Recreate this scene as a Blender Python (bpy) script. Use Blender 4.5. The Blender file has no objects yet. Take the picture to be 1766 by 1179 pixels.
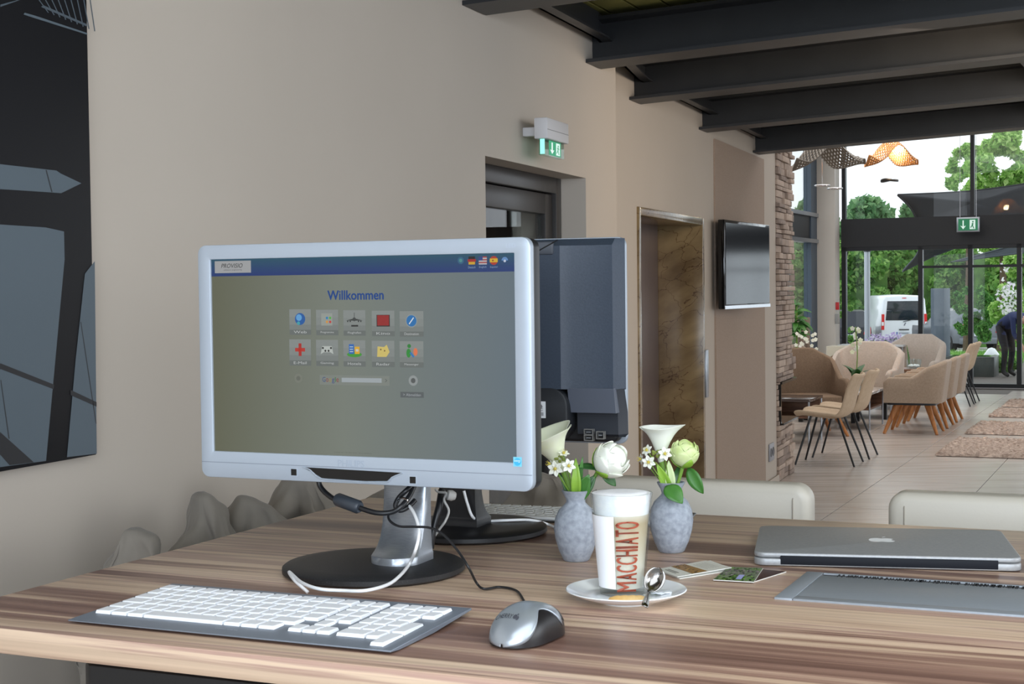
import bpy, bmesh, math, random
from math import sin, cos, pi, sqrt, atan2, radians, floor, exp
from mathutils import Vector as V, Matrix
import numpy as np
random.seed(7)
C = bpy.context.scene.collection
sc = bpy.context.scene

# ------------------------------------------------------------ camera
F = 2600.0; PITCH = math.atan(90.5/2600); ROLL = 0.0115
CAM = V((0, 0, 1.61))
_f = V((0, cos(PITCH), -sin(PITCH))); _u0 = V((0, sin(PITCH), cos(PITCH))); _r0 = V((1, 0, 0))
_r = _r0*cos(ROLL) - _u0*sin(ROLL); _u = _r0*sin(ROLL) + _u0*cos(ROLL)
cd = bpy.data.cameras.new('camera'); cam = bpy.data.objects.new('camera', cd); C.objects.link(cam)
cd.sensor_width = 36; cd.sensor_fit = 'HORIZONTAL'; cd.lens = F/1766*36; cd.clip_end = 500; cd.clip_start = .05
m = Matrix.Identity(4)
for i in range(3):
    m[i][0] = _r[i]; m[i][1] = _u[i]; m[i][2] = -_f[i]; m[i][3] = CAM[i]
cam.matrix_world = m; sc.camera = cam

# ------------------------------------------------------------ world, lights, exposure
sc.view_settings.view_transform = 'Standard'; sc.view_settings.look = 'None'
sc.view_settings.gamma = 1; sc.view_settings.use_curve_mapping = False
sc.view_settings.exposure = 0.45
w = bpy.data.worlds.new('sky'); sc.world = w; w.use_nodes = True
wn = w.node_tree.nodes; wl = w.node_tree.links
bg = wn['Background']; bg.inputs[1].default_value = 1.15
tc = wn.new('ShaderNodeTexCoord'); nz = wn.new('ShaderNodeTexNoise'); nz.inputs['Scale'].default_value = 1.6; nz.inputs['Detail'].default_value = 4
rp = wn.new('ShaderNodeValToRGB'); rp.color_ramp.elements[0].position = .3; rp.color_ramp.elements[1].position = .7
rp.color_ramp.elements[0].color = (.80, .88, 1, 1); rp.color_ramp.elements[1].color = (1, 1, 1, 1)
wl.new(tc.outputs['Generated'], nz.inputs['Vector']); wl.new(nz.outputs['Fac'], rp.inputs[0]); wl.new(rp.outputs[0], bg.inputs[0])
def area(name, loc, target, sx, sy, power, col):
    l = bpy.data.lights.new(name, 'AREA'); l.shape = 'RECTANGLE'; l.size = sx; l.size_y = sy; l.energy = power; l.color = col
    o = bpy.data.objects.new(name, l); C.objects.link(o); o.location = loc
    o.rotation_euler = (V(target)-V(loc)).to_track_quat('-Z', 'Y').to_euler(); return o
area('window_light_behind', (-.6, -4.5, 2.2), (-.8, 4, 1.0), 6, 2.4, 210, (.74, .87, 1))
area('desk_overhead_fill', (.6, .6, 2.58), (.2, 1.9, 1.0), 3.2, 2.6, 62, (.90, .95, 1))  # unseen fill added over the desk; the roof above it is closed
area('window_light_right', (6.5, 1.0, 2.2), (0, 2.5, 1.0), 5, 2.6, 120, (.86, .93, 1))
area('lounge_fill_light', (4.2, 17, 4.35), (4.2, 17, 0), 5, 9, 170, (1, .98, .96))  # unseen fill added under the lounge ceiling to brighten the lounge
area('ceiling_lamp_light', (2.6, 6.6, 2.5), (1.6, 9.5, 1.0), 2.0, .4, 18, (1, .78, .55))

# ------------------------------------------------------------ geometry helpers
def ray(px, py): return (_f*F + _r*(px-883) - _u*(py-589.5)).normalized()
def hit(px, py, p, n):
    d = ray(px, py); return CAM + d*((V(p)-CAM).dot(V(n))/d.dot(V(n)))
def atz(px, py, z): return hit(px, py, (0, 0, z), (0, 0, 1))
def aty(px, py, Y): return hit(px, py, (0, Y, 0), (0, 1, 0))
RZ = -atan2(1142, 2600)                      # direction of table, tiles and glass front
D1 = V((sin(-RZ), cos(RZ), 0)); D2 = V((cos(RZ), sin(RZ), 0))
def uv(u, v, z=0): return D2*u + D1*v + V((0, 0, z))
def frame(loc, rz): return Matrix.Translation(V(loc)) @ Matrix.Rotation(rz, 4, 'Z')
def S(c):
    return tuple((x/255/12.92 if x <= 10.3 else ((x/255+.055)/1.055)**2.4) for x in c[:3])

class MB:
    def __init__(s): s.v = []; s.f = []; s.m = []
    def add(s, vs, fs, mi=0):
        o = len(s.v); s.v += [tuple(p) for p in vs]; s.f += [tuple(i+o for i in f) for f in fs]; s.m += [mi]*len(fs); return s
    def box(s, c, d, rz=0, mi=0, M=None):
        x, y, z = d[0]/2, d[1]/2, d[2]/2
        R = Matrix.Translation(V(c)) @ Matrix.Rotation(rz, 4, 'Z')
        if M is not None: R = M @ R
        vs = [R @ V(p) for p in ((-x,-y,-z),(x,-y,-z),(x,y,-z),(-x,y,-z),(-x,-y,z),(x,-y,z),(x,y,z),(-x,y,z))]
        return s.add(vs, [(0,3,2,1),(4,5,6,7),(0,1,5,4),(1,2,6,5),(2,3,7,6),(3,0,4,7)], mi)
    def b2(s, a, b, mi=0):
        a = V(a); b = V(b); return s.box((a+b)/2, [abs(x) for x in (b-a)], mi=mi)
    def tube(s, pts, r, n=8, smooth=0, mi=0, caps=True, closed=False):
        pts = [V(p) for p in pts]
        if smooth:
            q = []; L = len(pts)
            for i in range(L-1):
                p0 = pts[max(i-1,0)]; p1 = pts[i]; p2 = pts[i+1]; p3 = pts[min(i+2,L-1)]
                for k in range(smooth):
                    t = k/smooth
                    q.append(.5*((2*p1)+(p2-p0)*t+(2*p0-5*p1+4*p2-p3)*t*t+(3*p1-3*p2+p3-p0)*t**3))
            q.append(pts[-1])
            if isinstance(r, (list, tuple)):
                rr = []
                for i in range(len(q)):
                    x = i/smooth; a = int(min(x, L-2)); rr.append(r[a]+(r[a+1]-r[a])*(x-a))
                r = rr
            pts = q
        L = len(pts); vs = []; up = None
        for i, p in enumerate(pts):
            t = (pts[min(i+1, L-1)]-pts[max(i-1, 0)]).normalized()
            if up is None: up = t.orthogonal().normalized()
            up = (up - t*up.dot(t)).normalized(); w_ = t.cross(up)
            ri = r[i] if isinstance(r, (list, tuple)) else r
            for k in range(n): vs.append(p + (up*cos(2*pi*k/n) + w_*sin(2*pi*k/n))*ri)
        fs = []
        for i in range(L-1):
            for k in range(n):
                a = i*n+k; b = i*n+(k+1) % n; fs.append((a, b, b+n, a+n))
        if caps: fs += [tuple(range(n))[::-1], tuple((L-1)*n+k for k in range(n))]
        return s.add(vs, fs, mi)
    def lathe(s, prof, n=32, c=(0,0,0), mi=0, axis=None, sx=1, sy=1):
        M = Matrix.Translation(V(c))
        if axis is not None: M = M @ V((0,0,1)).rotation_difference(V(axis)).to_matrix().to_4x4()
        vs = []; fs = []; L = len(prof)
        for r, z in prof:
            for k in range(n): vs.append(M @ V((r*cos(2*pi*k/n)*sx, r*sin(2*pi*k/n)*sy, z)))
        for i in range(L-1):
            for k in range(n):
                a = i*n+k; b = i*n+(k+1) % n; fs.append((a, b, b+n, a+n))
        if prof[0][0] > 1e-6: fs.append(tuple(range(n))[::-1])
        if prof[-1][0] > 1e-6: fs.append(tuple((L-1)*n+k for k in range(n)))
        return s.add(vs, fs, mi)
    def prism(s, poly, a, b, plane='xy', mi=0):
        n = len(poly)
        def P(p, h): return {'xy': (p[0], p[1], h), 'xz': (p[0], h, p[1]), 'yz': (h, p[0], p[1])}[plane]
        vs = [P(p, a) for p in poly]+[P(p, b) for p in poly]
        fs = [tuple(range(n))[::-1], tuple(range(n, 2*n))]+[(i, (i+1) % n, (i+1) % n+n, i+n) for i in range(n)]
        return s.add(vs, fs, mi)
    def grid(s, G, mi=0, closeu=False):
        R = len(G); K = len(G[0]); vs = [p for row in G for p in row]; fs = []
        for i in range(R-1):
            for k in range(K if closeu else K-1):
                a = i*K+k; b = i*K+(k+1) % K; fs.append((a, b, b+K, a+K))
        return s.add(vs, fs, mi)
    def ball(s, c, r, n=12, mi=0):
        rx, ry, rz = (r, r, r) if not isinstance(r, (tuple, list)) else r
        G = []
        for i in range(n//2+1):
            a = pi*i/(n//2)
            G.append([V(c)+V((rx*max(sin(a), .001)*cos(2*pi*k/n), ry*max(sin(a), .001)*sin(2*pi*k/n), rz*cos(a))) for k in range(n)])
        return s.grid(G[::-1], mi, True)
    def xf(s, M): s.v = [tuple(M @ V(p)) for p in s.v]; return s
    def mesh(s, name, bevel=0, seg=2, ang=35, merge=False, recalc=True):
        me = bpy.data.meshes.new(name); me.from_pydata(s.v, [], s.f)
        me.polygons.foreach_set('material_index', s.m)
        if bevel or recalc or merge:
            bm = bmesh.new(); bm.from_mesh(me)
            if merge: bmesh.ops.remove_doubles(bm, verts=bm.verts, dist=merge if merge is not True else 1e-5)
            if recalc: bmesh.ops.recalc_face_normals(bm, faces=bm.faces)
            if bevel:
                es = [e for e in bm.edges if len(e.link_faces) == 2 and e.calc_face_angle(0) > radians(30)]
                bmesh.ops.bevel(bm, geom=es, offset=bevel, segments=seg, affect='EDGES', profile=.5, clamp_overlap=True)
            bm.to_mesh(me); bm.free()
        me.polygons.foreach_set('use_smooth', [True]*len(me.polygons))
        me.set_sharp_from_angle(angle=radians(ang)); return me
def put(name, me, mats, parent=None, M=None):
    o = bpy.data.objects.new(name, me); C.objects.link(o)
    if not isinstance(mats, (list, tuple)): mats = [mats]
    if not me.materials:
        for x in mats: me.materials.append(x)
    if parent is not None: o.parent = parent
    if M is not None: o.matrix_local = M
    return o
def obj(name, mb, mats, parent=None, bevel=0, seg=2, ang=35, merge=False, M=None, recalc=True):
    return put(name, mb.mesh(name, bevel, seg, ang, merge, recalc), mats, parent, M)
def tag(o, label=None, cat=None, group=None, kind=None):
    if label: o['label'] = label
    if cat: o['category'] = cat
    if group: o['group'] = group
    if kind: o['kind'] = kind
    return o
def thing(name, label, cat, loc=(0,0,0), rz=0, group=None):
    o = bpy.data.objects.new(name, None); C.objects.link(o); o.location = loc; o.rotation_euler = (0, 0, rz); o.empty_display_size = .05
    return tag(o, label, cat, group)
def struct(name, mb=None, mats=None, bevel=0, M=None):
    o = obj(name, mb, mats, bevel=bevel, M=M) if mb else bpy.data.objects.new(name, None)
    if not mb:
        C.objects.link(o)
        if M is not None: o.matrix_world = M
    o['kind'] = 'structure'; return o
def dup(root, loc, rz, label=None):
    kids = {}
    def cp(o, par):
        c = o.copy(); C.objects.link(c)
        if par is not None: c.parent = par
        for ch in [x for x in o.children]: cp(ch, c)
        return c
    r = cp(root, None); r.location = loc; r.rotation_euler = (0, 0, rz)
    if label: r['label'] = label
    return r
def solid(o, t, offset=0):
    md = o.modifiers.new('thick', 'SOLIDIFY'); md.thickness = t; md.offset = offset; return o
def subd(o, n=1):
    md = o.modifiers.new('round', 'SUBSURF'); md.levels = n; md.render_levels = n; return o

# ------------------------------------------------------------ materials
MATS = {}
def mat(name, col, rough=.5, metal=0, **k):
    if name in MATS: return MATS[name]
    M = bpy.data.materials.new(name); M.use_nodes = True; N = M.node_tree.nodes; L = M.node_tree.links
    b = N['Principled BSDF']; c = S(col)
    b.inputs['Base Color'].default_value = (*c, 1); b.inputs['Roughness'].default_value = rough; b.inputs['Metallic'].default_value = metal
    if 'spec' in k: b.inputs['Specular IOR Level'].default_value = k['spec']
    if 'coat' in k: b.inputs['Coat Weight'].default_value = k['coat']; b.inputs['Coat Roughness'].default_value = k.get('coatr', .08)
    if 'emit' in k: b.inputs['Emission Color'].default_value = (*S(k['emit']), 1); b.inputs['Emission Strength'].default_value = k.get('es', 1)
    if 'sheen' in k: b.inputs['Sheen Weight'].default_value = k['sheen']
    if 'sub' in k:
        b.inputs['Subsurface Weight'].default_value = k['sub']; b.inputs['Subsurface Radius'].default_value = (.01, .01, .008); b.inputs['Subsurface Scale'].default_value = 1
    if 'trans' in k: b.inputs['Transmission Weight'].default_value = k['trans']; b.inputs['IOR'].default_value = k.get('ior', 1.45)
    if 'var' in k or 'bump' in k:
        t = N.new('ShaderNodeTexCoord'); mp = N.new('ShaderNodeMapping'); mp.inputs['Scale'].default_value = k.get('st', (1, 1, 1))
        n1 = N.new('ShaderNodeTexNoise'); n1.inputs['Scale'].default_value = k.get('ns', 20); n1.inputs['Detail'].default_value = k.get('nd', 5)
        L.new(t.outputs['Object'], mp.inputs[0]); L.new(mp.outputs[0], n1.inputs['Vector'])
        if 'var' in k:
            r = N.new('ShaderNodeValToRGB'); e = r.color_ramp.elements
            e[0].position = k.get('p0', .3); e[1].position = k.get('p1', .7)
            e[0].color = (*c, 1); e[1].color = (*S(k['var']), 1)
            L.new(n1.outputs['Fac'], r.inputs[0]); L.new(r.outputs[0], b.inputs['Base Color'])
        if 'bump' in k:
            bp = N.new('ShaderNodeBump'); bp.inputs['Strength'].default_value = k['bump']; bp.inputs['Distance'].default_value = k.get('bd', .002)
            L.new(n1.outputs['Fac'], bp.inputs['Height']); L.new(bp.outputs[0], b.inputs['Normal'])
    MATS[name] = M; return M
def glassmat(name, tint=(245, 250, 248), refl=1.0, rough=0.0):
    M = bpy.data.materials.new(name); M.use_nodes = True; N = M.node_tree.nodes; L = M.node_tree.links
    N.remove(N['Principled BSDF']); out = N['Material Output']
    t = N.new('ShaderNodeBsdfTransparent'); t.inputs[0].default_value = (*S(tint), 1)
    g = N.new('ShaderNodeBsdfGlossy'); g.inputs['Roughness'].default_value = rough
    fr = N.new('ShaderNodeLayerWeight'); fr.inputs[0].default_value = .5
    pw = N.new('ShaderNodeMath'); pw.operation = 'POWER'; pw.inputs[1].default_value = 4.5; L.new(fr.outputs['Facing'], pw.inputs[0])
    mu = N.new('ShaderNodeMath'); mu.operation = 'MULTIPLY_ADD'; mu.inputs[1].default_value = .8*refl; mu.inputs[2].default_value = .035*refl
    mx = N.new('ShaderNodeMixShader')
    L.new(pw.outputs[0], mu.inputs[0]); L.new(mu.outputs[0], mx.inputs[0]); L.new(t.outputs[0], mx.inputs[1]); L.new(g.outputs[0], mx.inputs[2]); L.new(mx.outputs[0], out.inputs[0])
    MATS[name] = M; return M
def woodmat(name, stops, stretch, scale, rough, bump=.05, axis_rot=0, coords='Object', coat=0, second=None):
    M = bpy.data.materials.new(name); M.use_nodes = True; N = M.node_tree.nodes; L = M.node_tree.links; b = N['Principled BSDF']
    t = N.new('ShaderNodeTexCoord'); mp = N.new('ShaderNodeMapping'); mp.inputs['Scale'].default_value = stretch; mp.inputs['Rotation'].default_value = (0, 0, axis_rot)
    if coords == 'World':
        g = N.new('ShaderNodeNewGeometry'); L.new(g.outputs['Position'], mp.inputs[0])
    else: L.new(t.outputs[coords], mp.inputs[0])
    n1 = N.new('ShaderNodeTexNoise'); n1.inputs['Scale'].default_value = scale; n1.inputs['Detail'].default_value = 7; n1.inputs['Roughness'].default_value = .55; n1.inputs['Distortion'].default_value = .35
    L.new(mp.outputs[0], n1.inputs['Vector'])
    r = N.new('ShaderNodeValToRGB'); e = r.color_ramp.elements
    while len(e) < len(stops): e.new(.5)
    for i, (p, c) in enumerate(stops): e[i].position = p; e[i].color = (*S(c), 1)
    L.new(n1.outputs['Fac'], r.inputs[0])
    if second:
        n2 = N.new('ShaderNodeTexNoise'); n2.inputs['Scale'].default_value = scale*second[0]; n2.inputs['Detail'].default_value = 3
        mp2 = N.new('ShaderNodeMapping'); mp2.inputs['Scale'].default_value = second[2]; L.new(mp.outputs[0], mp2.inputs[0]); L.new(mp2.outputs[0], n2.inputs['Vector'])
        mx = N.new('ShaderNodeMix'); mx.data_type = 'RGBA'; mx.blend_type = 'MULTIPLY'; mx.inputs[0].default_value = second[1]
        r2 = N.new('ShaderNodeValToRGB'); r2.color_ramp.elements[0].position = .35; r2.color_ramp.elements[1].position = .6
        r2.color_ramp.elements[0].color = (.55, .5, .47, 1); r2.color_ramp.elements[1].color = (1, 1, 1, 1)
        L.new(n2.outputs['Fac'], r2.inputs[0]); L.new(r.outputs[0], mx.inputs[6]); L.new(r2.outputs[0], mx.inputs[7]); L.new(mx.outputs[2], b.inputs['Base Color'])
    else: L.new(r.outputs[0], b.inputs['Base Color'])
    b.inputs['Roughness'].default_value = rough
    if coat: b.inputs['Coat Weight'].default_value = coat; b.inputs['Coat Roughness'].default_value = .15
    bp = N.new('ShaderNodeBump'); bp.inputs['Strength'].default_value = bump; bp.inputs['Distance'].default_value = .001
    L.new(n1.outputs['Fac'], bp.inputs['Height']); L.new(bp.outputs[0], b.inputs['Normal'])
    MATS[name] = M; return M
ES = .72
def ink(col, kind='ink', es=1):
    k = '%s_%d_%d_%d' % (kind, *[int(x) for x in col[:3]])
    if k in MATS: return MATS[k]
    if kind == 'lit':
        return mat(k, (0, 0, 0), .35, emit=col, es=es*ES)
    return mat(k, col, .5)

# flat print: coloured polygons laid on a surface by a mapping (a, b, layer) -> 3D
_txt = {}
def textmesh(s):
    if s in _txt: return _txt[s]
    cu = bpy.data.curves.new('t', 'FONT'); cu.body = s; cu.size = 1; cu.resolution_u = 3
    o = bpy.data.objects.new('t', cu); C.objects.link(o)
    me = bpy.data.meshes.new_from_object(o.evaluated_get(bpy.context.evaluated_depsgraph_get()))
    r = ([(v.co.x, v.co.y) for v in me.vertices], [tuple(p.vertices) for p in me.polygons])
    bpy.data.objects.remove(o); bpy.data.curves.remove(cu); bpy.data.meshes.remove(me)
    _txt[s] = r; return r
class Print:
    def __init__(s, fn, kind='ink', step=.00025): s.fn = fn; s.kind = kind; s.v = []; s.f = []; s.c = []; s.step = step
    def poly(s, pts, col, layer=1):
        o = len(s.v); s.v += [(p[0], p[1], layer*s.step) for p in pts]; s.f.append(tuple(range(o, o+len(pts)))); s.c.append(col)
    def rect(s, x0, y0, x1, y1, col, layer=1): s.poly([(x0,y0),(x1,y0),(x1,y1),(x0,y1)], col, layer)
    def disc(s, x, y, r, col, layer=1, ry=None, n=20, a0=0, a1=2*pi):
        ry = ry or r; s.poly([(x+r*cos(a0+(a1-a0)*i/n), y+ry*sin(a0+(a1-a0)*i/n)) for i in range(n if a1-a0 > 6.28 else n+1)], col, layer)
    def line(s, x0, y0, x1, y1, w, col, layer=1):
        dx, dy = x1-x0, y1-y0; l = sqrt(dx*dx+dy*dy) or 1; nx, ny = -dy/l*w/2, dx/l*w/2
        s.poly([(x0+nx,y0+ny),(x0-nx,y0-ny),(x1-nx,y1-ny),(x1+nx,y1+ny)], col, layer)
    def text(s, body, x, y, width, height, col, layer=1, shear=0, rot=0, flipy=False):
        vs, fs = textmesh(body)
        x0 = min(p[0] for p in vs); x1 = max(p[0] for p in vs); y0 = min(p[1] for p in vs); y1 = max(p[1] for p in vs)
        o = len(s.v)
        for p in vs:
            a = (p[0]-x0)/(x1-x0)*width; b_ = (p[1]-y0)/(y1-y0)*height; a += shear*b_
            if flipy: b_ = -b_
            if rot: a, b_ = a*cos(rot)-b_*sin(rot), a*sin(rot)+b_*cos(rot)
            s.v.append((x+a, y+b_, layer*s.step))
        for f in fs: s.f.append(tuple(i+o for i in f)); s.c.append(col)
    def build(s, name, parent=None, es=1):
        cols = sorted(set(tuple(c) for c in s.c)); idx = {c: i for i, c in enumerate(cols)}
        me = bpy.data.meshes.new(name); me.from_pydata([tuple(s.fn(*p)) for p in s.v], [], s.f)
        for c in cols: me.materials.append(ink(c, s.kind, es))
        me.polygons.foreach_set('material_index', [idx[tuple(c)] for c in s.c])
        return put(name, me, [], parent)
WALL = mat('wall_plaster', (184, 174, 163), .85, var=(189, 179, 168), ns=1.2, bump=.15, bd=.002)
WALLGREY = WALL
TABLE = woodmat('table_wood', [(.28,(104,78,68)),(.38,(132,102,90)),(.43,(160,128,112)),(.465,(214,186,160)),(.53,(224,198,172)),(.555,(186,152,138)),(.60,(216,186,162)),(.64,(140,108,96)),(.72,(112,86,76))], (.13,4.3,4.3), 2.1, .36, second=(2.4,.5,(1,3.5,3.5)))
TILE = woodmat('floor_tile_grain', [(.2,(150,140,134)),(.4,(176,167,160)),(.6,(194,186,180)),(.8,(168,158,151))], (.5,7,1), 1.6, .27, axis_rot=-RZ, coords='World')
OAK = woodmat('oak', [(.3,(146,88,44)),(.6,(186,124,70)),(.8,(165,104,56))], (3,3,.5), 8, .45)
WALNUT = woodmat('walnut', [(.3,(88,58,42)),(.6,(128,92,70)),(.8,(104,70,52))], (.8,6,6), 6, .4)
STEEL = mat('beam_paint', (36, 38, 42), .42, var=(42, 44, 48), ns=6)
STEELLIGHT = STEEL
BLACKP = mat('black_plastic', (24, 25, 28), .38, var=(30, 31, 34), ns=60, bump=.1, bd=.0005)
BLACKG = mat('black_gloss', (10, 11, 13), .06)
CHAR = mat('charcoal_plastic', (44, 54, 68), .55, var=(50, 60, 74), ns=300, nd=2, bump=.25, bd=.0006)
SILVER = mat('silver_plastic', (172, 182, 194), .36, .3)
SILVERD = mat('brushed_silver', (150, 155, 162), .32, .75, var=(165, 170, 177), ns=60, st=(1, 12, 12))
ALU = mat('aluminium', (168, 169, 170), .45, .35, var=(156, 158, 161), ns=200)
HATCHM = mat('hatch_aluminium', (150, 158, 166), .5, .25, var=(158, 164, 172), ns=90, st=(1, 10, 1))
KEYW = mat('white_key', (238, 241, 246), .45)
KEYBRD = mat('keyboard_grey', (128, 136, 148), .45, .3)
CHROME = mat('chrome', (205, 205, 208), .12, 1)
STEELSP = mat('spoon_steel', (150, 148, 146), .16, 1)
WHITEC = mat('white_china', (240, 243, 246), .12, coat=.5)
CONC = mat('grey_concrete', (134, 141, 152), .8, var=(168, 175, 186), ns=110, nd=6, bump=.5, bd=.0015, p0=.3, p1=.72)
CONCD = mat('vase_inside', (60, 64, 70), .9)
WHITECABLE = mat('white_cable', (232, 233, 235), .4)
PETAL = mat('white_petal', (244, 246, 238), .55, sub=.25, var=(236, 240, 222), ns=30)
PETALG = mat('cream_green_petal', (226, 234, 190), .55, sub=.25, var=(238, 242, 220), ns=20)
PEONYG = mat('green_bud_petal', (190, 212, 120), .5, sub=.2, var=(228, 236, 190), ns=24)
LEAF = mat('leaf_green', (52, 104, 40), .42, var=(72, 128, 52), ns=30)
LEAFD = mat('leaf_dark_green', (40, 82, 38), .4, var=(56, 102, 48), ns=30)
LEAFL = mat('sepal_green', (138, 178, 52), .45, var=(120, 160, 60), ns=30)
STEM = mat('stem_green', (112, 150, 58), .5)
STAMEN = mat('stamen_yellow', (196, 180, 80), .6)
LEATHER = mat('cream_leather', (204, 198, 186), .42, bump=.25, ns=160, bd=.0008)
CLOTH = mat('taupe_cloth', (124, 117, 108), .9, var=(132, 125, 116), ns=14, sheen=.15, bump=.15, bd=.004)
FTAUPE = mat('taupe_upholstery', (152, 134, 116), .9, var=(166, 148, 130), ns=60, sheen=.2, bump=.3, bd=.003)
FBROWN = mat('brown_weave', (112, 92, 74), .92, var=(136, 114, 94), ns=70, st=(3, 3, .8), bump=.5, bd=.004)
FPALE = mat('pale_taupe_upholstery', (176, 164, 154), .9, var=(188, 176, 166), ns=50, sheen=.2, bump=.3, bd=.003)
FBEIGE = mat('beige_shell_fabric', (194, 172, 146), .85, var=(202, 181, 156), ns=30, bump=.2, bd=.002)
LEGB = mat('black_metal', (34, 35, 38), .4, .3)
GLASS = glassmat('window_glass', (250, 253, 252), .7)
CLEAR = glassmat('clear_glass', (246, 250, 250), 1.2)
RUG = mat('rug_pile', (140, 120, 108), 1, var=(214, 196, 184), ns=26, bump=1, bd=.02)
RENDERW = mat('column_paint', (206, 200, 192), .7)
PANEL = mat('wall_panel_texture', (152, 134, 120), .9, var=(166, 148, 134), ns=220, nd=2, bump=.5, bd=.003)
STONE = mat('slate_stone', (146, 130, 119), .9, var=(176, 158, 145), ns=14, bump=.8, bd=.01)
STONEB = mat('slate_stone_grey', (126, 112, 104), .9, var=(156, 140, 130), ns=18, bump=.8, bd=.01)
STONEC = mat('slate_stone_light', (170, 152, 139), .9, var=(192, 174, 160), ns=18, bump=.8, bd=.01)
def marble():
    M = bpy.data.materials.new('brown_marble'); M.use_nodes = True; N = M.node_tree.nodes; L = M.node_tree.links; b = N['Principled BSDF']
    t = N.new('ShaderNodeTexCoord'); mp = N.new('ShaderNodeMapping'); mp.inputs['Rotation'].default_value = (.5, .4, .3); L.new(t.outputs['Object'], mp.inputs[0])
    n = N.new('ShaderNodeTexNoise'); n.inputs['Scale'].default_value = 3; n.inputs['Detail'].default_value = 9
    mp2 = N.new('ShaderNodeMapping'); mp2.inputs['Scale'].default_value = (1, 1, 2.5); L.new(mp.outputs[0], mp2.inputs[0]); L.new(mp2.outputs[0], n.inputs['Vector'])
    r = N.new('ShaderNodeValToRGB'); e = r.color_ramp.elements; e[0].position = .3; e[1].position = .72; e[0].color = (*S((96, 78, 54)), 1); e[1].color = (*S((148, 128, 94)), 1)
    L.new(n.outputs['Fac'], r.inputs[0])
    ad = N.new('ShaderNodeMix'); ad.data_type = 'RGBA'; ad.blend_type = 'ADD'; ad.inputs[0].default_value = .35; L.new(mp.outputs[0], ad.inputs[6]); L.new(n.outputs['Color'], ad.inputs[7])
    v = N.new('ShaderNodeTexVoronoi'); v.feature = 'DISTANCE_TO_EDGE'; v.inputs['Scale'].default_value = 6; L.new(ad.outputs[2], v.inputs['Vector'])
    r2 = N.new('ShaderNodeValToRGB'); e = r2.color_ramp.elements; e[0].position = .0; e[1].position = .018; e[0].color = (.25, .12, .08, 1); e[1].color = (1, 1, 1, 1)
    L.new(v.outputs['Distance'], r2.inputs[0])
    mx = N.new('ShaderNodeMix'); mx.data_type = 'RGBA'; mx.blend_type = 'MULTIPLY'; mx.inputs[0].default_value = .85
    L.new(r.outputs[0], mx.inputs[6]); L.new(r2.outputs[0], mx.inputs[7]); L.new(mx.outputs[2], b.inputs['Base Color']); b.inputs['Roughness'].default_value = .2
    return M
MARBLE = marble()
def foliage(name, a, b_, c_):
    M = bpy.data.materials.new(name); M.use_nodes = True; N = M.node_tree.nodes; L = M.node_tree.links
    b = N['Principled BSDF']; out = N['Material Output']; g = N.new('ShaderNodeNewGeometry')
    r = N.new('ShaderNodeValToRGB'); e = r.color_ramp.elements; e.new(.5)
    e[0].position = 0; e[1].position = .55; e[2].position = 1
    for i, c in enumerate((a, b_, c_)): e[i].color = (*S(c), 1)
    L.new(g.outputs['Random Per Island'], r.inputs[0]); L.new(r.outputs[0], b.inputs['Base Color']); b.inputs['Roughness'].default_value = .6
    t = N.new('ShaderNodeBsdfTranslucent'); L.new(r.outputs[0], t.inputs[0]); mx = N.new('ShaderNodeMixShader'); mx.inputs[0].default_value = .45
    L.new(b.outputs[0], mx.inputs[1]); L.new(t.outputs[0], mx.inputs[2]); L.new(mx.outputs[0], out.inputs[0]); return M
FOL1 = foliage('hedge_leaves', (74, 128, 52), (120, 172, 84), (168, 206, 116))
FOL2 = foliage('far_tree_leaves', (84, 130, 84), (120, 164, 112), (160, 196, 140))
FOL3 = foliage('bright_tree_leaves', (112, 166, 66), (162, 206, 104), (206, 232, 152))
FOL4 = foliage('ivy_leaves', (50, 104, 44), (86, 148, 66), (132, 184, 96))
FLW = foliage('white_blossom', (240, 240, 240), (250, 244, 250), (228, 214, 238))
FLP = foliage('purple_blossom', (176, 148, 206), (206, 184, 226), (240, 232, 246))
# ------------------------------------------------------------ floor
WS = .363; WN = sqrt(1+WS*WS); WRZ = atan2(1, WS)          # the long left wall
cA = -2.12; cB = -2.31
def WFr(c): return frame((c, 0, 0), WRZ)
WA = WFr(cA); WB = WFr(cB)
def onwall(px, py, c, off=0):          # wall coordinates (s along the wall, z) of what is seen at a pixel, 'off' metres in front of it
    M = WFr(c); n = (M.to_3x3() @ V((0, 1, 0))); p = M @ V((0, -off, 0))
    l = M.inverted() @ hit(px, py, p, n); return l.x, l.z
fl = struct('floor', MB().box((2, 12, -.06), (34, 40, .08), 0), mat('floor_grout', (92, 84, 78), .7))
fl.matrix_world = Matrix.Identity(4)
O0 = atz(1418, 895, 0); u0 = O0.dot(D2); O1 = atz(1680, 852, 0); TW = O1.dot(D2)-u0; v0 = atz(1640, 718, 0).dot(D1)
TL = 1.6; g = .0025
tme = MB().box((0, 0, -.01), (TW-2*g, TL-2*g, .02)).mesh('tile', bevel=.0012, seg=1)
n = 0
for i in range(-12, 9):
    for j in range(-9, 7):
        u = u0+(i+.5)*TW; v = v0+(j+.5)*TL+(TL/2 if i % 2 else 0)
        P = uv(u, v)
        if P.y < 6 or P.y > 26: continue
        px = 883+2600*P.x/P.y
        if px < 1180 or px > 1950: continue
        if v > atz(1703, 668, 0).dot(D1)-TL/2: continue
        o = put('tile', tme, TILE, fl); o.matrix_local = frame((P.x, P.y, 0), RZ); n += 1
tl2 = MB()
VF = atz(1703, 668, 0).dot(D1)                    # glass front: v coordinate
M_ = frame((0, 0, 0), RZ)
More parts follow.
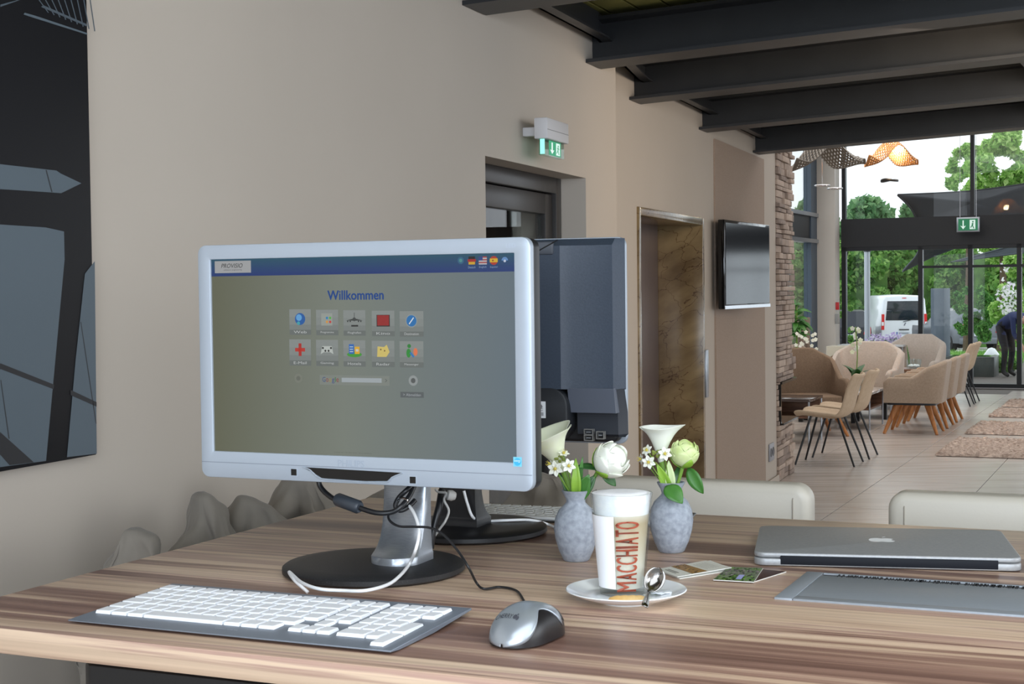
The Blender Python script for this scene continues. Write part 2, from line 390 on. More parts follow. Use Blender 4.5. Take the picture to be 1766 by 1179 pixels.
# the rest of the floor, outside the view: same tiles joined
for i in range(-20, 22):
    for j in range(-16, 7):
        u = u0+(i+.5)*TW; v = v0+(j+.5)*TL+(TL/2 if i % 2 else 0)
        P = uv(u, v); px = 883+2600*P.x/max(P.y, .1)
        if (6 <= P.y <= 26 and 1180 <= px <= 1950) or v > VF-TL/2: continue
        if abs(P.x-2) > 15 or P.y < -6: continue
        tl2.box(M_ @ V((u, v, -.01)), (TW-2*g, TL-2*g, .02), RZ)
tag(obj('tile_field', tl2, TILE, fl), kind='stuff')

# ------------------------------------------------------------ left wall with door recess
sA1 = onwall(1063, 300, cA)[0]; s_r0 = onwall(837, 300, cA)[0]; s_r1, z_r = onwall(1010, 307, cA)
HW = 3.05; T = .35
w1 = MB()
w1.b2((-6, 0, 0), (s_r0, T, HW)); w1.b2((s_r1, 0, 0), (sA1, T, HW)); w1.b2((s_r0, 0, z_r), (s_r1, T, HW))
struct('wall_left', w1, WALL, M=WA)
dr = struct('door_1', M=WA @ Matrix.Translation((s_r0, .115, 0)))
W_ = s_r1-s_r0; FR = mat('door_frame_dark', (62, 60, 60), .35, .3); fw = .07
d = MB(); d.b2((0, 0, 0), (fw, .08, z_r)); d.b2((W_-fw, 0, 0), (W_, .08, z_r)); d.b2((fw, 0, z_r-fw), (W_-fw, .08, z_r)); obj('frame', d, FR, dr, bevel=.004)
d = MB(); a = fw+.004; b = W_-fw-.004; t_ = z_r-fw-.004
d.b2((a, .02, .01), (a+.09, .07, t_)); d.b2((b-.09, .02, .01), (b, .07, t_)); d.b2((a+.09, .02, t_-.09), (b-.09, .07, t_)); d.b2((a+.09, .02, .01), (b-.09, .07, .12)); obj('leaf_frame', d, FR, dr, bevel=.004)
obj('pane', MB().b2((a+.09, .04, .12), (b-.09, .05, t_-.09)), GLASS, dr)
d = MB(); d.b2((b-.06, -.03, 1.02), (b-.04, -.015, 1.04)); d.tube([(b-.05, .02, 1.05), (b-.05, -.04, 1.05), (b-.17, -.04, 1.05)], .01); obj('handle', d, CHROME, dr)
# corridor behind the door
k = MB(); k.b2((s_r0-.8, 2.0, 0), (s_r1+1.0, 2.1, 2.6)); k.b2((s_r0-.9, T, 0), (s_r0-.8, 2.1, 2.6)); k.b2((s_r1+1.0, T, 0), (s_r1+1.1, 2.1, 2.6)); k.b2((s_r0-.9, T, 2.5), (s_r1+1.1, 2.1, 2.6))
struct('wall_corridor', k, mat('corridor_wood', (120, 92, 70), .6, var=(140, 110, 86), ns=5, st=(4, 4, .5)), M=WA)

# wall B: set back, with lift opening; then panel and corner
s_e0, z_e = onwall(1098, 356, cB); s_e1 = onwall(1211, 380, cB)[0]; s_c = onwall(1338, 500, cB)[0]
s_e1b = onwall(1216, 600, cB)[0]
w2 = MB(); w2.b2((sA1-.1, 0, 0), (s_e0, .3, HW)); w2.b2((s_e1, 0, 0), (s_c, .3, HW)); w2.b2((s_e0, 0, z_e), (s_e1, .3, HW))
struct('wall_lift', w2, WALL, M=WB)
lift = struct('door_2', M=WB @ Matrix.Translation((s_e0, 0, 0))); W_ = s_e1-s_e0
tm = .045
for nm, bx in (('jamb', ((0, -.012, 0), (tm, .29, z_e))), ('jamb', ((W_-tm, -.012, 0), (W_, .29, z_e))), ('lintel', ((0, -.012, z_e-tm), (W_, .29, z_e)))):
    if nm == 'lintel': bx = ((tm+.001, -.012, z_e-tm), (W_-tm-.001, .29, z_e))
    obj(nm, MB().b2(*bx), MARBLE, lift, bevel=.003)
LD = mat('lift_door_steel', (138, 126, 126), .3, .6, var=(150, 138, 138), ns=3)
for k in range(2):
    h = (W_-2*tm)/2; obj('door_panel', MB().b2((tm+k*h+.003, .275+.01*k, .01), (tm+(k+1)*h-.003, .30+.01*k, z_e-tm)), LD, lift)
obj('back_plate', MB().b2((-.2, .33, 0), (W_+.2, .36, z_e+.1)), LEGB, lift)
# call panel
s, z = onwall(1215, 640, cB)
obj('call_panel', MB().b2((s-s_e0-.03, -.02, z-.17), (s-s_e0+.04, 0, z+.14)), SILVERD, lift, bevel=.003)
# textured panel
s0, z0 = onwall(1230, 247, cB); s1, z1 = onwall(1315, 268, cB)
struct('wall_panel', MB().b2((s0, -.012, 0.0), (s1, .0, (z0+z1)/2)), PANEL, M=WB)
bb = MB(); bb.b2((s_e1+.01, -.02, 0), (s_c, -.001 -.011, .07)); struct('baseboard_left', bb, WALL, M=WB)
# stone pillar
st = struct('wall_stone', M=WB @ Matrix.Translation((s_c, 0, 0)))
LS = onwall(1365, 500, cB)[0]-s_c; ZN0 = onwall(1345, 731, cB)[1]; ZN1 = onwall(1345, 657, cB)[1]; ST = .32
core = MB(); core.b2((.0, .03, 0), (LS-.03, ST, ZN0)); core.b2((.0, .03, ZN1), (LS-.03, ST, 3.6)); core.b2((0, .03, ZN0), (.05, ST, ZN1)); obj('core', core, STONEB, st)
rr = random.Random(3); z = 0.0
while z < 3.35:
    h = rr.choice((.035, .04, .05, .06)); x = 0.0
    if z < ZN0 < z+h+.01: h = ZN0-z
    if z < ZN1 and z+h > ZN1 and z >= ZN0: h = ZN1-z
    inn = (z >= ZN0-1e-4 and z < ZN1-1e-3)
    end = .05 if inn else LS
    while x < end-.001:
        l = rr.uniform(.14, .36); l = min(l, end-x)
        if end-x-l < .07: l = end-x
        p = rr.uniform(.0, .035)
        if not inn or x == 0:
            obj('stone', MB().b2((x+.002, -p, z+.002), (x+l-.002+(rr.uniform(0, .02) if x+l >= LS-.01 else 0), ST if x+l >= LS-.01 else .03, z+h-.002)), rr.choice((STONE, STONEB, STONEC, STONE)), st, bevel=.004)
        x += l
    z += h
fr = MB(); fr.b2((.05, -.03, ZN0), (.07, ST, ZN1)); fr.b2((.05, -.04, ZN1-.02), (LS+.02, ST, ZN1)); obj('niche_frame', fr, BLACKG, st)
obj('niche_sill', MB().b2((.05, -.05, ZN0), (LS+.05, ST, ZN0+.015)), BLACKG, st)
# socket
s, z = onwall(1329, 779, cB)
so = thing('wall_socket', 'small grey double socket plate low on the wall beside the stone pillar', 'socket', WB @ V((s, -.001, z)), WRZ)
obj('plate', MB().b2((-.1, -.012, -.07), (.1, 0, .07)), mat('socket_grey', (150, 152, 160), .4), so, bevel=.004)
for k in (-1, 1): obj('outlet', MB().lathe([(.036, 0), (.036, .004), (.028, .004), (.026, .001)], 16, (k*.048, -.012, 0), axis=(0, -1, 0)), mat('socket_dark', (90, 92, 98), .4), so)

# ------------------------------------------------------------ ceiling: beams and boards
ce = struct('ceiling')
BD = V((1, -.4, .052)); bl = BD.normalized(); bh = V((BD.x, BD.y, 0)).normalized()
side = V((-bh.y, bh.x, 0)); upv = bl.cross(side) * -1
if upv.z < 0: upv = -upv
def beam_frame(P): 
    M = Matrix.Identity(4)
    for i in range(3): M[i][0] = bl[i]; M[i][1] = side[i]; M[i][2] = upv[i]; M[i][3] = P[i]
    return M
ends = []
ZB = 2.62
for (px, py, c) in ((797, 12, cA), (1010, 105, cA), (1085, 178, cB), (1205, 220, cB), (1298, 258, cB)):
    M = WFr(c); r = 883 + 0; # wall point seen at this column
    s_, z_ = onwall(px, py, c); P = M @ V((s_, 0, ZB)); ends.append((P, c, z_))
HB = .20; WB_ = .22
prof = [(-WB_/2, 0), (WB_/2, 0), (WB_/2, .016), (.006, .016), (.006, HB-.016), (WB_/2, HB-.016), (WB_/2, HB), (-WB_/2, HB), (-WB_/2, HB-.016), (-.006, HB-.016), (-.006, .016), (-WB_/2, .016)]
# rows: one more towards the camera
P0, c0_, _ = ends[0]; P1 = ends[1][0]
rows = [(P0-(P1-P0), cA)] + [(e[0], e[1]) for e in ends]
for i, (P, c) in enumerate(rows):
    Mb = beam_frame(P + side*WB_/2)
    o = obj('beam', MB().prism(prof, .0, 11, 'yz'), STEEL, ce); o.matrix_local = Mb
    if i < len(rows)-1:
        Q = rows[i+1][0]; gap = (Q-P)
        # gussets / cross purlins between the beams
        for t in ((1.95, 4.6, 7.3)):
            a = Mb @ V((t, .01, .06)); n_ = beam_frame(Q+side*WB_/2) @ V((t+.15, -.01, .06))
            d = (n_-a); L_ = d.length; Mx = Matrix.Translation(a) @ d.to_track_quat('X', 'Z').to_matrix().to_4x4()
            pr = MB().b2((0, -.05, .0), (L_, -.04, .12)); pr.b2((0, -.05, 0), (L_, .02, .008))
            o = obj('purlin', pr, STEEL, ce); o.matrix_local = Mx
        if (i < 5):
            a = P+V((.0, 0, .10)) + bl*.05; n_ = Q+V((0, 0, .10)) + bl*.05 
            d = (n_-a); Mx = Matrix.Translation(a) @ d.to_track_quat('X', 'Z').to_matrix().to_4x4()
            pr = MB().b2((0, -.012, .0), (d.length, -.0, .12)); pr.b2((0, -.06, 0), (d.length, .0, .008))
            o = obj('edge_channel', pr, STEEL, ce); o.matrix_local = Mx
# boards above
bdm = mat('ceiling_board', (120, 118, 62), .8, var=(140, 136, 74), ns=10, st=(1, 1, 1))
bo = MB(); Mb = beam_frame(rows[0][0] - V((0, 0, 0)))
a0 = (rows[-1][0]-rows[0][0]).dot(side)
for k in range(110):
    x = -3.5+k*.135; bo.b2((x, -1.5, HB+.03), (x+.12, a0+WB_+.05, HB+.055))
o = tag(obj('board_field', bo, bdm, ce), kind='stuff'); o.matrix_local = Mb
o = obj('roof_deck', MB().b2((-6, -8, HB+.07), (13, a0+WB_+.05, HB+.14)), mat('roof_deck', (92, 88, 78), .9), ce); o.matrix_local = Mb
o = obj('fascia', MB().b2((-2, a0+WB_+.05, HB-.04), (13, a0+WB_+.12, 1.7)), mat('fascia', (170, 165, 158), .9), ce); o.matrix_local = Mb

# ------------------------------------------------------------ lounge shell
MULL = mat('mullion_paint', (26, 29, 34), .4, .2); BLUEG = mat('bluegrey_frame', (66, 82, 98), .45)
FF = frame(uv(0, VF), RZ); FI = FF.inverted()
def onfront(px, py, off=0):
    n = D1; p = uv(0, VF-off); l = FI @ hit(px, py, p, n); return l.x, l.z
uc, _ = onfront(1452, 500); HL = 4.7
wf = struct('wall_front', M=FF)
um = [onfront(x, 500)[0] for x in (1588, 1674, 1758)]
dpx = um[2]-um[1]
zt0 = onfront(1672, 422)[1]; zt1 = onfront(1672, 372)[1]
# big transom
obj('transom', MB().b2((uc, -.06, zt0), (uc+14, .2, zt1)), mat('transom_dark', (23, 25, 30), .5), wf)
mm = [uc+.04] + um + [um[2]+dpx*(k+1) for k in range(6)]
for i, u in enumerate(mm):
    obj('mullion', MB().b2((u-.035, -.05, 0), (u+.035, .07, zt0)), MULL, wf)
for u in [uc+.04, um[1]+.03] + [um[1]+2*dpx*(k+1)+.03 for k in range(4)]:
    obj('mullion', MB().b2((u-.03, -.05, zt1), (u+.03, .07, HL)), MULL, wf)
obj('sill', MB().b2((uc, -.06, 0), (uc+14, .09, .06)), MULL, wf)
zh = onfront(1672, 459)[1]
obj('rail', MB().b2((um[0], -.045, zh-.02), (uc+14, .06, zh+.02)), MULL, wf)
obj('rail', MB().b2((uc, -.05, zt0-.06), (uc+14, .06, zt0)), MULL, wf)
for i in range(len(mm)-1):
    obj('pane', MB().b2((mm[i]+.035, .0, .06), (mm[i+1]-.035, .008, zt0-.06)), GLASS, wf)
us = [uc+.04, um[1]+.03] + [um[1]+2*dpx*(k+1)+.03 for k in range(4)]
for i in range(len(us)-1):
    obj('pane', MB().b2((us[i]+.03, .0, zt1), (us[i+1]-.03, .008, HL)), GLASS, wf)
# white column in the corner
ca = atz(1413, 640, 0); 
colx0 = onfront(1414, 450, .15)[0]; colx1 = onfront(1447, 450, .15)[0]
col = struct('column_corner', MB().b2((colx0, -.45, 0), (colx1-.0, -.1, HL)), RENDERW, bevel=.01, M=FF)
# side glazing
SG = FF @ Matrix.Translation((colx0, -.25, 0))
ws = struct('wall_side', M=SG)
# runs towards the camera along -y from the column
for (y0, y1) in ((-.05, -.62), (-2.1, -2.5), (-4.0, -4.4)):
    obj('post', MB().b2((-.1, y1, 0), (.02, y0, HL)), BLUEG, ws)
zs0 = .55
def onside(px, py):
    n = D2; p = SG @ V((0, 0, 0)); l = SG.inverted() @ hit(px, py, p, n); return l.y, l.z
za = onside(1390, 372)[1]; zb = onside(1390, 411)[1]
obj('transom', MB().b2((-.1, -6.0, zb), (.0, -.05, za)), mat('transom_dark', (23, 25, 30), .5), ws)
obj('rail', MB().b2((-.12, -6.0, za), (.05, -.05, za+.06)), SILVERD, ws)
obj('rail', MB().b2((-.12, -6.0, zb-.06), (.05, -.05, zb)), SILVERD, ws)
obj('sill', MB().b2((-.15, -6.0, 0), (.12, -.05, onside(1390, 612)[1])), RENDERW, ws)
for (y0, y1) in ((-.62, -2.1), (-2.5, -4.0), (-4.4, -6.0)):
    obj('pane', MB().b2((-.05, y1, .3), (-.042, y0, zb-.06)), GLASS, ws)
    obj('pane', MB().b2((-.05, y1, za+.06), (-.042, y0, HL)), GLASS, ws)
# lounge roof and the wall of the side room behind the stone pillar
lr = MB(); lr.b2((colx0-.3, -13.5, HL), (uc+12, .3, HL+.15)); struct('ceiling_lounge', lr, mat('lounge_ceiling', (206, 200, 190), .9), M=FF)
wl_ = MB(); wl_.b2((colx0-.3, -13.5, 0), (colx0-.15, -6.2, HL)); struct('wall_far_left', wl_, WALL, M=FF)
# ------------------------------------------------------------ desk
ZT = 1.17
U0 = -1.572; U1 = 1.75; VA = 1.54; VB = 2.81
desk = thing('standing_desk', 'high desk with a wide zebra-striped wood top and a black pedestal', 'desk', uv(U0, VA, 0), RZ)
o = obj('table_top', MB().b2((0, 0, ZT-.034), (U1-U0, VB-VA, ZT)), TABLE, desk, bevel=.0015)
pd = desk.matrix_basis.inverted() if False else (Matrix.Translation(uv(U0, VA, 0)) @ Matrix.Rotation(RZ, 4, 'Z')).inverted()
q = pd @ atz(125, 1150, ZT-.04)
px0 = max(.1, q.x)
pe = MB(); pe.prism([(px0, .02), (px0+.02, .0+.002), (U1-U0-.35, .002), (U1-U0-.35, VB-VA-.35), (px0+.04, VB-VA-.35), (px0, VB-VA-.39)], .02, ZT-.036, 'xy')
obj('pedestal', pe, mat('pedestal_black', (16, 16, 18), .5, bump=.15, ns=80), desk, bevel=.006)
obj('foot_plate', MB().b2((px0+.05, .05, 0), (U1-U0-.4, VB-VA-.4, .02)), BLACKP, desk)
def DL(px, py, z=ZT): return atz(px, py, z)
# metal cable hatch let into the top
a = atz(1335, 1033, ZT); b = atz(1392, 988, ZT); hv = b-a
hM = frame((a.x, a.y, ZT), RZ); hi = hM.inverted(); dep = (hi @ b).y; x_in = (hi @ atz(1365, 1036, ZT)).x
ht = thing('cable_hatch', 'flat grey metal cable hatch let into the desk top in front of the laptop', 'hatch', (a.x, a.y, ZT), RZ)
LH = .62
h = MB(); h.b2((0, 0, -.004), (x_in, dep, .003)); obj('end_cap', h, HATCHM, ht, bevel=.0008)
h = MB(); h.b2((x_in+.001, 0, -.004), (LH, .022, .003)); obj('front_rail', h, HATCHM, ht, bevel=.0008)
h = MB(); h.b2((x_in+.001, .0235, -.004), (LH, dep-.02, .0022)); obj('lid', h, HATCHM, ht, bevel=.0006)
h = MB(); h.b2((x_in+.001, dep-.006, -.004), (LH, dep, .003)); obj('back_rail', h, HATCHM, ht, bevel=.0006)
h = MB(); rb = random.Random(2)
h.b2((x_in+.001, dep-.0185, -.004), (LH, dep-.006, .0005))
for k in range(260):
    x = x_in+.02+rb.random()**.8*(LH-.05-x_in); h.b2((x, dep-.024-rb.random()*.003, .0006), (x+rb.uniform(.0006, .002), dep-.007, .0028))
tag(obj('brush_strip', h, mat('brush', (44, 46, 50), .8), ht), kind='stuff')

# ------------------------------------------------------------ monitors
def rrect(x0, z0, x1, z1, r, n=5):
    P = []
    for cx, cz, a in ((x1-r, z0+r, -pi/2), (x1-r, z1-r, 0), (x0+r, z1-r, pi/2), (x0+r, z0+r, pi)):
        for k in range(n+1): P.append((cx+r*cos(a+pi/2*k/n), cz+r*sin(a+pi/2*k/n)))
    return P
def ring(mb, outer, inner, y0, y1, mi=0):
    n = len(outer); vs = []
    for y in (y0, y1): vs += [(p[0], y, p[1]) for p in outer]+[(p[0], y, p[1]) for p in inner]
    fs = []
    for k in range(n):
        j = (k+1) % n
        fs += [(k, j, n+j, n+k), (2*n+k, 3*n+k, 3*n+j, 2*n+j), (k, 2*n+k, 2*n+j, j), (n+k, n+j, 3*n+j, 3*n+k)]
    mb.add(vs, fs, mi)
C1 = atz(645, 985, ZT); M1 = frame(C1, RZ); I1 = M1.inverted()
SY = -.063
def scr(px, py, y=SY):
    l = I1 @ hit(px, py, M1 @ V((0, y, 0)), D1); return l.x, l.z
bl_ = scr(348, 817); tr_ = scr(914, 408)
X0, Z0, X1, Z1 = bl_[0], scr(910, 848)[1], tr_[0], tr_[1]
sx0 = scr(365, 600)[0]; sx1 = scr(888, 600)[0]; sz0 = scr(363, 772)[1]; sz1 = scr(885, 436)[1]
sz0 = (sz0+scr(884, 803)[1])/2
W1 = X1-X0; H1 = Z1-Z0
def base_stand(root, mcol, mbase, xo=0, hole=True):
    b = MB(); R = .143
    b.lathe([(R-.006, 0), (R, .004), (R, .011), (R-.004, .014), (R-.03, .017), (.02, .0185), (0, .0185)], 64); obj('base', b, mbase, root)
    # blade-like neck sweeping up from a half-round foot
    S_ = [(.0175, -.040, -.006, .046, .0400), (.0290, -.040, -.006, .046, .0400), (.0305, -.038, -.005, .045, .0395), (.035, -.026, .000, .045, .0388), (.042, -.013, .006, .045, .0380), (.055, .001, .013, .046, .0372), (.075, .012, .019, .046, .0368), (.10, .019, .023, .046, .0368), (.14, .024, .027, .046, .0370), (.25, .030, .032, .050, .0375)]
    G = []
    for z, yf, yb, ybk, hw in S_:
        row = [(xo+hw*sin(a), yb-(yb-yf)*max(0, cos(a))**1.0, z) for a in [-pi/2+pi*k/14 for k in range(15)]]
        row += [(xo+hw*.96, ybk, z), (xo-hw*.96, ybk, z)]; G.append(row)
    n = MB(); n.grid(G, 0, True); obj('neck', n, mcol, root, ang=50)
    if hole:
        obj('cable_hole', MB().lathe([(.0125, 0), (.0125, .0015), (.0105, .0015), (.0105, .0005)], 20, (xo-.002, .0235, .098), axis=(0, -1, .12)), BLACKP, root)
mon = thing('monitor', 'silver-framed monitor whose lit screen says Willkommen, at the front of the desk', 'monitor', C1, RZ)
bz = MB(); ro = rrect(X0, Z0, X1, Z1, .014); ri = rrect(sx0, sz0, sx1, sz1, .0008)
ring(bz, ro, ri, SY, SY+.014)
obj('bezel', bz, SILVER, mon, bevel=.0015, seg=2)
seamz = sz0-.018
obj('chin_seam', MB().b2((X0+.001, SY-.0004, seamz), (X1-.001, SY+.001, seamz+.0010)), mat('seam_grey', (128, 136, 148), .5), mon)
obj('screen', MB().b2((sx0-.003, SY+.004, sz0-.003), (sx1+.003, SY+.0075, sz1+.003)), None or [BLACKG], mon)
# lit picture area of the screen
def screenmat():
    M = bpy.data.materials.new('lit_screen'); M.use_nodes = True; N = M.node_tree.nodes; L = M.node_tree.links; b = N['Principled BSDF']
    b.inputs['Base Color'].default_value = (.004, .004, .004, 1); b.inputs['Roughness'].default_value = .28; b.inputs['Specular IOR Level'].default_value = .35
    t = N.new('ShaderNodeTexCoord'); s_ = N.new('ShaderNodeSeparateXYZ'); L.new(t.outputs['Object'], s_.inputs[0])
    mr = N.new('ShaderNodeMapRange'); mr.inputs[1].default_value = sx0; mr.inputs[2].default_value = sx1; L.new(s_.outputs[0], mr.inputs[0])
    r = N.new('ShaderNodeValToRGB'); e = r.color_ramp.elements; e.new(.5); e[0].position = 0; e[1].position = .45; e[2].position = 1
    e[0].color = (*S((86, 88, 72)), 1); e[1].color = (*S((106, 112, 104)), 1); e[2].color = (*S((88, 100, 108)), 1)
    L.new(mr.outputs[0], r.inputs[0]); L.new(r.outputs[0], b.inputs['Emission Color']); b.inputs['Emission Strength'].default_value = .85; return M
scn = obj('display', MB().add([(sx0, SY+.0036, sz0), (sx1, SY+.0036, sz0), (sx1, SY+.0036, sz1), (sx0, SY+.0036, sz1)], [(0, 1, 2, 3)]), screenmat(), mon, recalc=False)
# everything shown on the screen, laid out on it in screen millimetres read off the photograph
def smap(a, b, l): return (a, SY+.0034-l, b)
def sp(px, py): return scr(px, py, SY+.0036)
def SPr(name, parent=scn): 
    return Print(smap, 'lit', .00022)
P = SPr('x'); bz0 = sp(880, 468)[1]
for k in range(8):
    f0 = k/8; c = [int((30, 74, 96)[i]*(1-f0)+(24, 46, 108)[i]*f0) for i in range(3)]
    P.rect(sx0, sz1-(sz1-bz0)*(k+1)/8, sx1, sz1-(sz1-bz0)*k/8, c, 1)
P.build('title_bar', scn)
P = SPr('x'); x0, z0 = sp(371, 471); x1, z1 = sp(433, 449)
P.rect(x0, z0, x1, z1, (150, 152, 154), 2); P.text('PROVISIO', x0+(x1-x0)*.18, z0+(z1-z0)*.42, (x1-x0)*.58, (z1-z0)*.36, (16, 16, 18), 3, shear=.25); P.text('software engineering', x0+(x1-x0)*.25, z0+(z1-z0)*.18, (x1-x0)*.5, (z1-z0)*.13, (50, 50, 52), 3)
P.build('logo_panel', scn)
P = SPr('x'); x0, z0 = sp(565, 517); x1, z1 = sp(661, 500); P.text('Willkommen', x0, z0, x1-x0, z1-z0, (36, 68, 128), 2); 
for dx, dz in ((.0005, 0), (.001, 0), (.0005, .0004), (.0005, -.0004)): P.text('Willkommen', x0+dx, z0+dz, x1-x0, z1-z0, (36, 68, 128), 2)
P.build('heading', scn)
cols = [(500, 537), (546, 584), (593, 631), (642, 681), (690, 731)]
labs = [['Web', 'Programme', 'Flughafen', 'Kino', 'Destination'], ['E-Mail', 'Gaming', 'Hotels', 'Radar', 'Messenger']]
def icon(P, r, c, x, z, s):
    k = (r, c); L_ = 3
    if k == (0, 0): P.disc(x, z, s*.5, (28, 84, 150), L_); P.disc(x-s*.1, z+s*.12, s*.28, (90, 150, 200), L_+1); P.disc(x-s*.15, z-s*.35, s*.15, (60, 150, 160), L_+1)
    if k == (0, 1):
        P.rect(x-s*.55, z-s*.5, x+s*.5, z+s*.5, (140, 146, 140), L_)
        for i, cc in enumerate(((40, 120, 170), (80, 160, 70), (200, 140, 60), (180, 60, 60))): P.disc(x+(i % 2)*s*.3, z+.12*s-(i//2)*s*.32, s*.11, cc, L_+1)
    if k == (0, 2):
        P.poly([(x-s*.8, z-.05*s), (x, z+.12*s), (x+s*.8, z-.05*s), (x, z-.06*s)], (48, 52, 52), L_); P.disc(x, z+.05*s, s*.16, (60, 64, 64), L_+1); P.line(x, z+.2*s, x, z+.6*s, s*.05, (60, 64, 64), L_); P.rect(x-s*.3, z-.55*s, x+s*.35, z-.42*s, (34, 36, 36), L_)
        for q in (-.62, -.38, .4, .62): P.disc(x+q*s, z-.12*s, s*.06, (34, 36, 36), L_+1)
    if k == (0, 3): P.rect(x-s*.6, z-s*.5, x+s*.62, z+s*.45, (44, 38, 38), L_); P.rect(x-s*.53, z-s*.42, x+s*.55, z+s*.42, (138, 34, 34), L_+1)
    if k == (0, 4): P.disc(x, z, s*.52, (130, 140, 142), L_); P.disc(x, z, s*.44, (32, 104, 164), L_+1); P.line(x-s*.2, z-s*.25, x+s*.2, z+s*.25, s*.08, (210, 215, 220), L_+2)
    if k == (1, 0): P.rect(x-s*.14, z-s*.55, x+s*.14, z+s*.5, (160, 40, 34), L_); P.rect(x-s*.48, z-s*.18, x+s*.48, z+s*.12, (170, 48, 40), L_)
    if k == (1, 1):
        P.poly([(x-s*.6, z-.35*s), (x-s*.45, z+.3*s), (x+s*.45, z+.3*s), (x+s*.6, z-.35*s), (x+.3*s, z-.2*s), (x-.3*s, z-.2*s)], (170, 176, 172), L_)
        for q in ((-.38, .15), (-.15, -.08), (.15, -.08), (.38, .15)): P.disc(x+q[0]*s, z+q[1]*s, s*.09, (40, 42, 42), L_+1)
    if k == (1, 2):
        P.disc(x, z-.35*s, s*.7, (60, 140, 50), L_, ry=s*.22); P.rect(x-s*.5, z-.3*s, x-.02*s, z+.5*s, (44, 96, 168), L_+1)
        for i in range(3): P.rect(x-s*.42, z-.15*s+i*.2*s, x-.1*s, z-.08*s+i*.2*s, (170, 190, 200), L_+2)
        P.rect(x+.05*s, z-.3*s, x+.5*s, z+.3*s, (210, 160, 40), L_+1); P.rect(x+.15*s, z-.1*s, x+.4*s, z+.1*s, (190, 190, 180), L_+2)
    if k == (1, 3): P.poly([(x-s*.55, z-.5*s), (x-s*.5, z+.35*s), (x+s*.1, z+.3*s), (x+s*.35, z+.5*s), (x+s*.6, z-.1*s), (x+s*.3, z-.5*s)], (196, 178, 100), L_); P.disc(x-.2*s, z+.1*s, .07*s, (110, 90, 50), L_+1); P.disc(x+.15*s, z, .07*s, (110, 90, 50), L_+1)
    if k == (1, 4):
        P.disc(x-.2*s, z+.4*s, s*.16, (40, 120, 50), L_); P.disc(x-.25*s, z-.15*s, s*.2, (40, 130, 50), L_, ry=.35*s); P.line(x-.1*s, z-.1*s, x+.2*s, z-.45*s, s*.16, (50, 110, 170), L_+1); P.disc(x+.35*s, z-.05*s, s*.18, (210, 110, 70), L_, ry=.3*s)
for r_ in range(2):
    for c_, (xa, xb) in enumerate(cols):
        P = SPr('x'); ya, yb = ((533, 577) if r_ == 0 else (585, 630)); dy = c_*.8
        x0, z0 = sp(xa, yb+dy); x1, z1 = sp(xb, ya+dy); x1 = sp(xb, yb)[0]
        for q in range(4):
            sh = (132, 128, 120, 104)[q]; zz = [1, .7, .4, .2, 0]
            P.rect(x0, z0+(z1-z0)*zz[q+1], x1, z0+(z1-z0)*zz[q], (sh-6, sh, sh-2), 2)
        icon(P, r_, c_, (x0+x1)/2, z0+(z1-z0)*.62, (x1-x0)*.48)
        P.text(labs[r_][c_], x0+(x1-x0)*.2, z0+(z1-z0)*.06, (x1-x0)*.6, (z1-z0)*.1, (176, 180, 180), 4)
        P.build('icon_tile', scn)
P = SPr('x'); x0, z0 = sp(552, 663); x1, z1 = sp(672, 648)
P.rect(x0, z0, x1, z1, (118, 124, 118), 2); P.rect(x0+(x1-x0)*.32, z0+(z1-z0)*.3, x0+(x1-x0)*.89, z0+(z1-z0)*.75, (150, 158, 162), 3)
gx = x0+(x1-x0)*.04
for ch, cc, f_ in (('G', (50, 70, 120), .045), ('o', (130, 60, 50), .035), ('o', (150, 130, 60), .035), ('g', (50, 70, 120), .035), ('l', (60, 110, 70), .012), ('e', (130, 60, 50), .035)):
    hh = (z1-z0)*(.5 if ch in 'Gl' else .38 if ch != 'g' else .5); P.text(ch, gx, z0+(z1-z0)*(.3 if ch != 'g' else .15), (x1-x0)*f_, hh, cc, 3); gx += (x1-x0)*(f_+.008)
P.text('>', x0+(x1-x0)*.94, z0+(z1-z0)*.35, (x1-x0)*.025, (z1-z0)*.35, (70, 74, 74), 3)
P.build('search_bar', scn)
for (cx_, cy_, r0, cc, dd) in ((515, 652, 7, (112, 116, 106), (96, 100, 92)), (713, 656, 8, (136, 142, 142), (80, 84, 84))):
    P = SPr('x'); x, z = sp(cx_, cy_); x2, _ = sp(cx_+r0, cy_); P.disc(x, z, x2-x, cc, 2); P.disc(x, z, (x2-x)*.5, dd, 3); P.build('round_button', scn)
P = SPr('x'); x0, z0 = sp(691, 685); x1, z1 = sp(731, 676); P.rect(x0, z0, x1, z1, (84, 90, 92), 2); P.text('> Abmelden', x0+(x1-x0)*.12, z0+(z1-z0)*.25, (x1-x0)*.76, (z1-z0)*.5, (150, 156, 160), 3); P.build('log_out_button', scn)
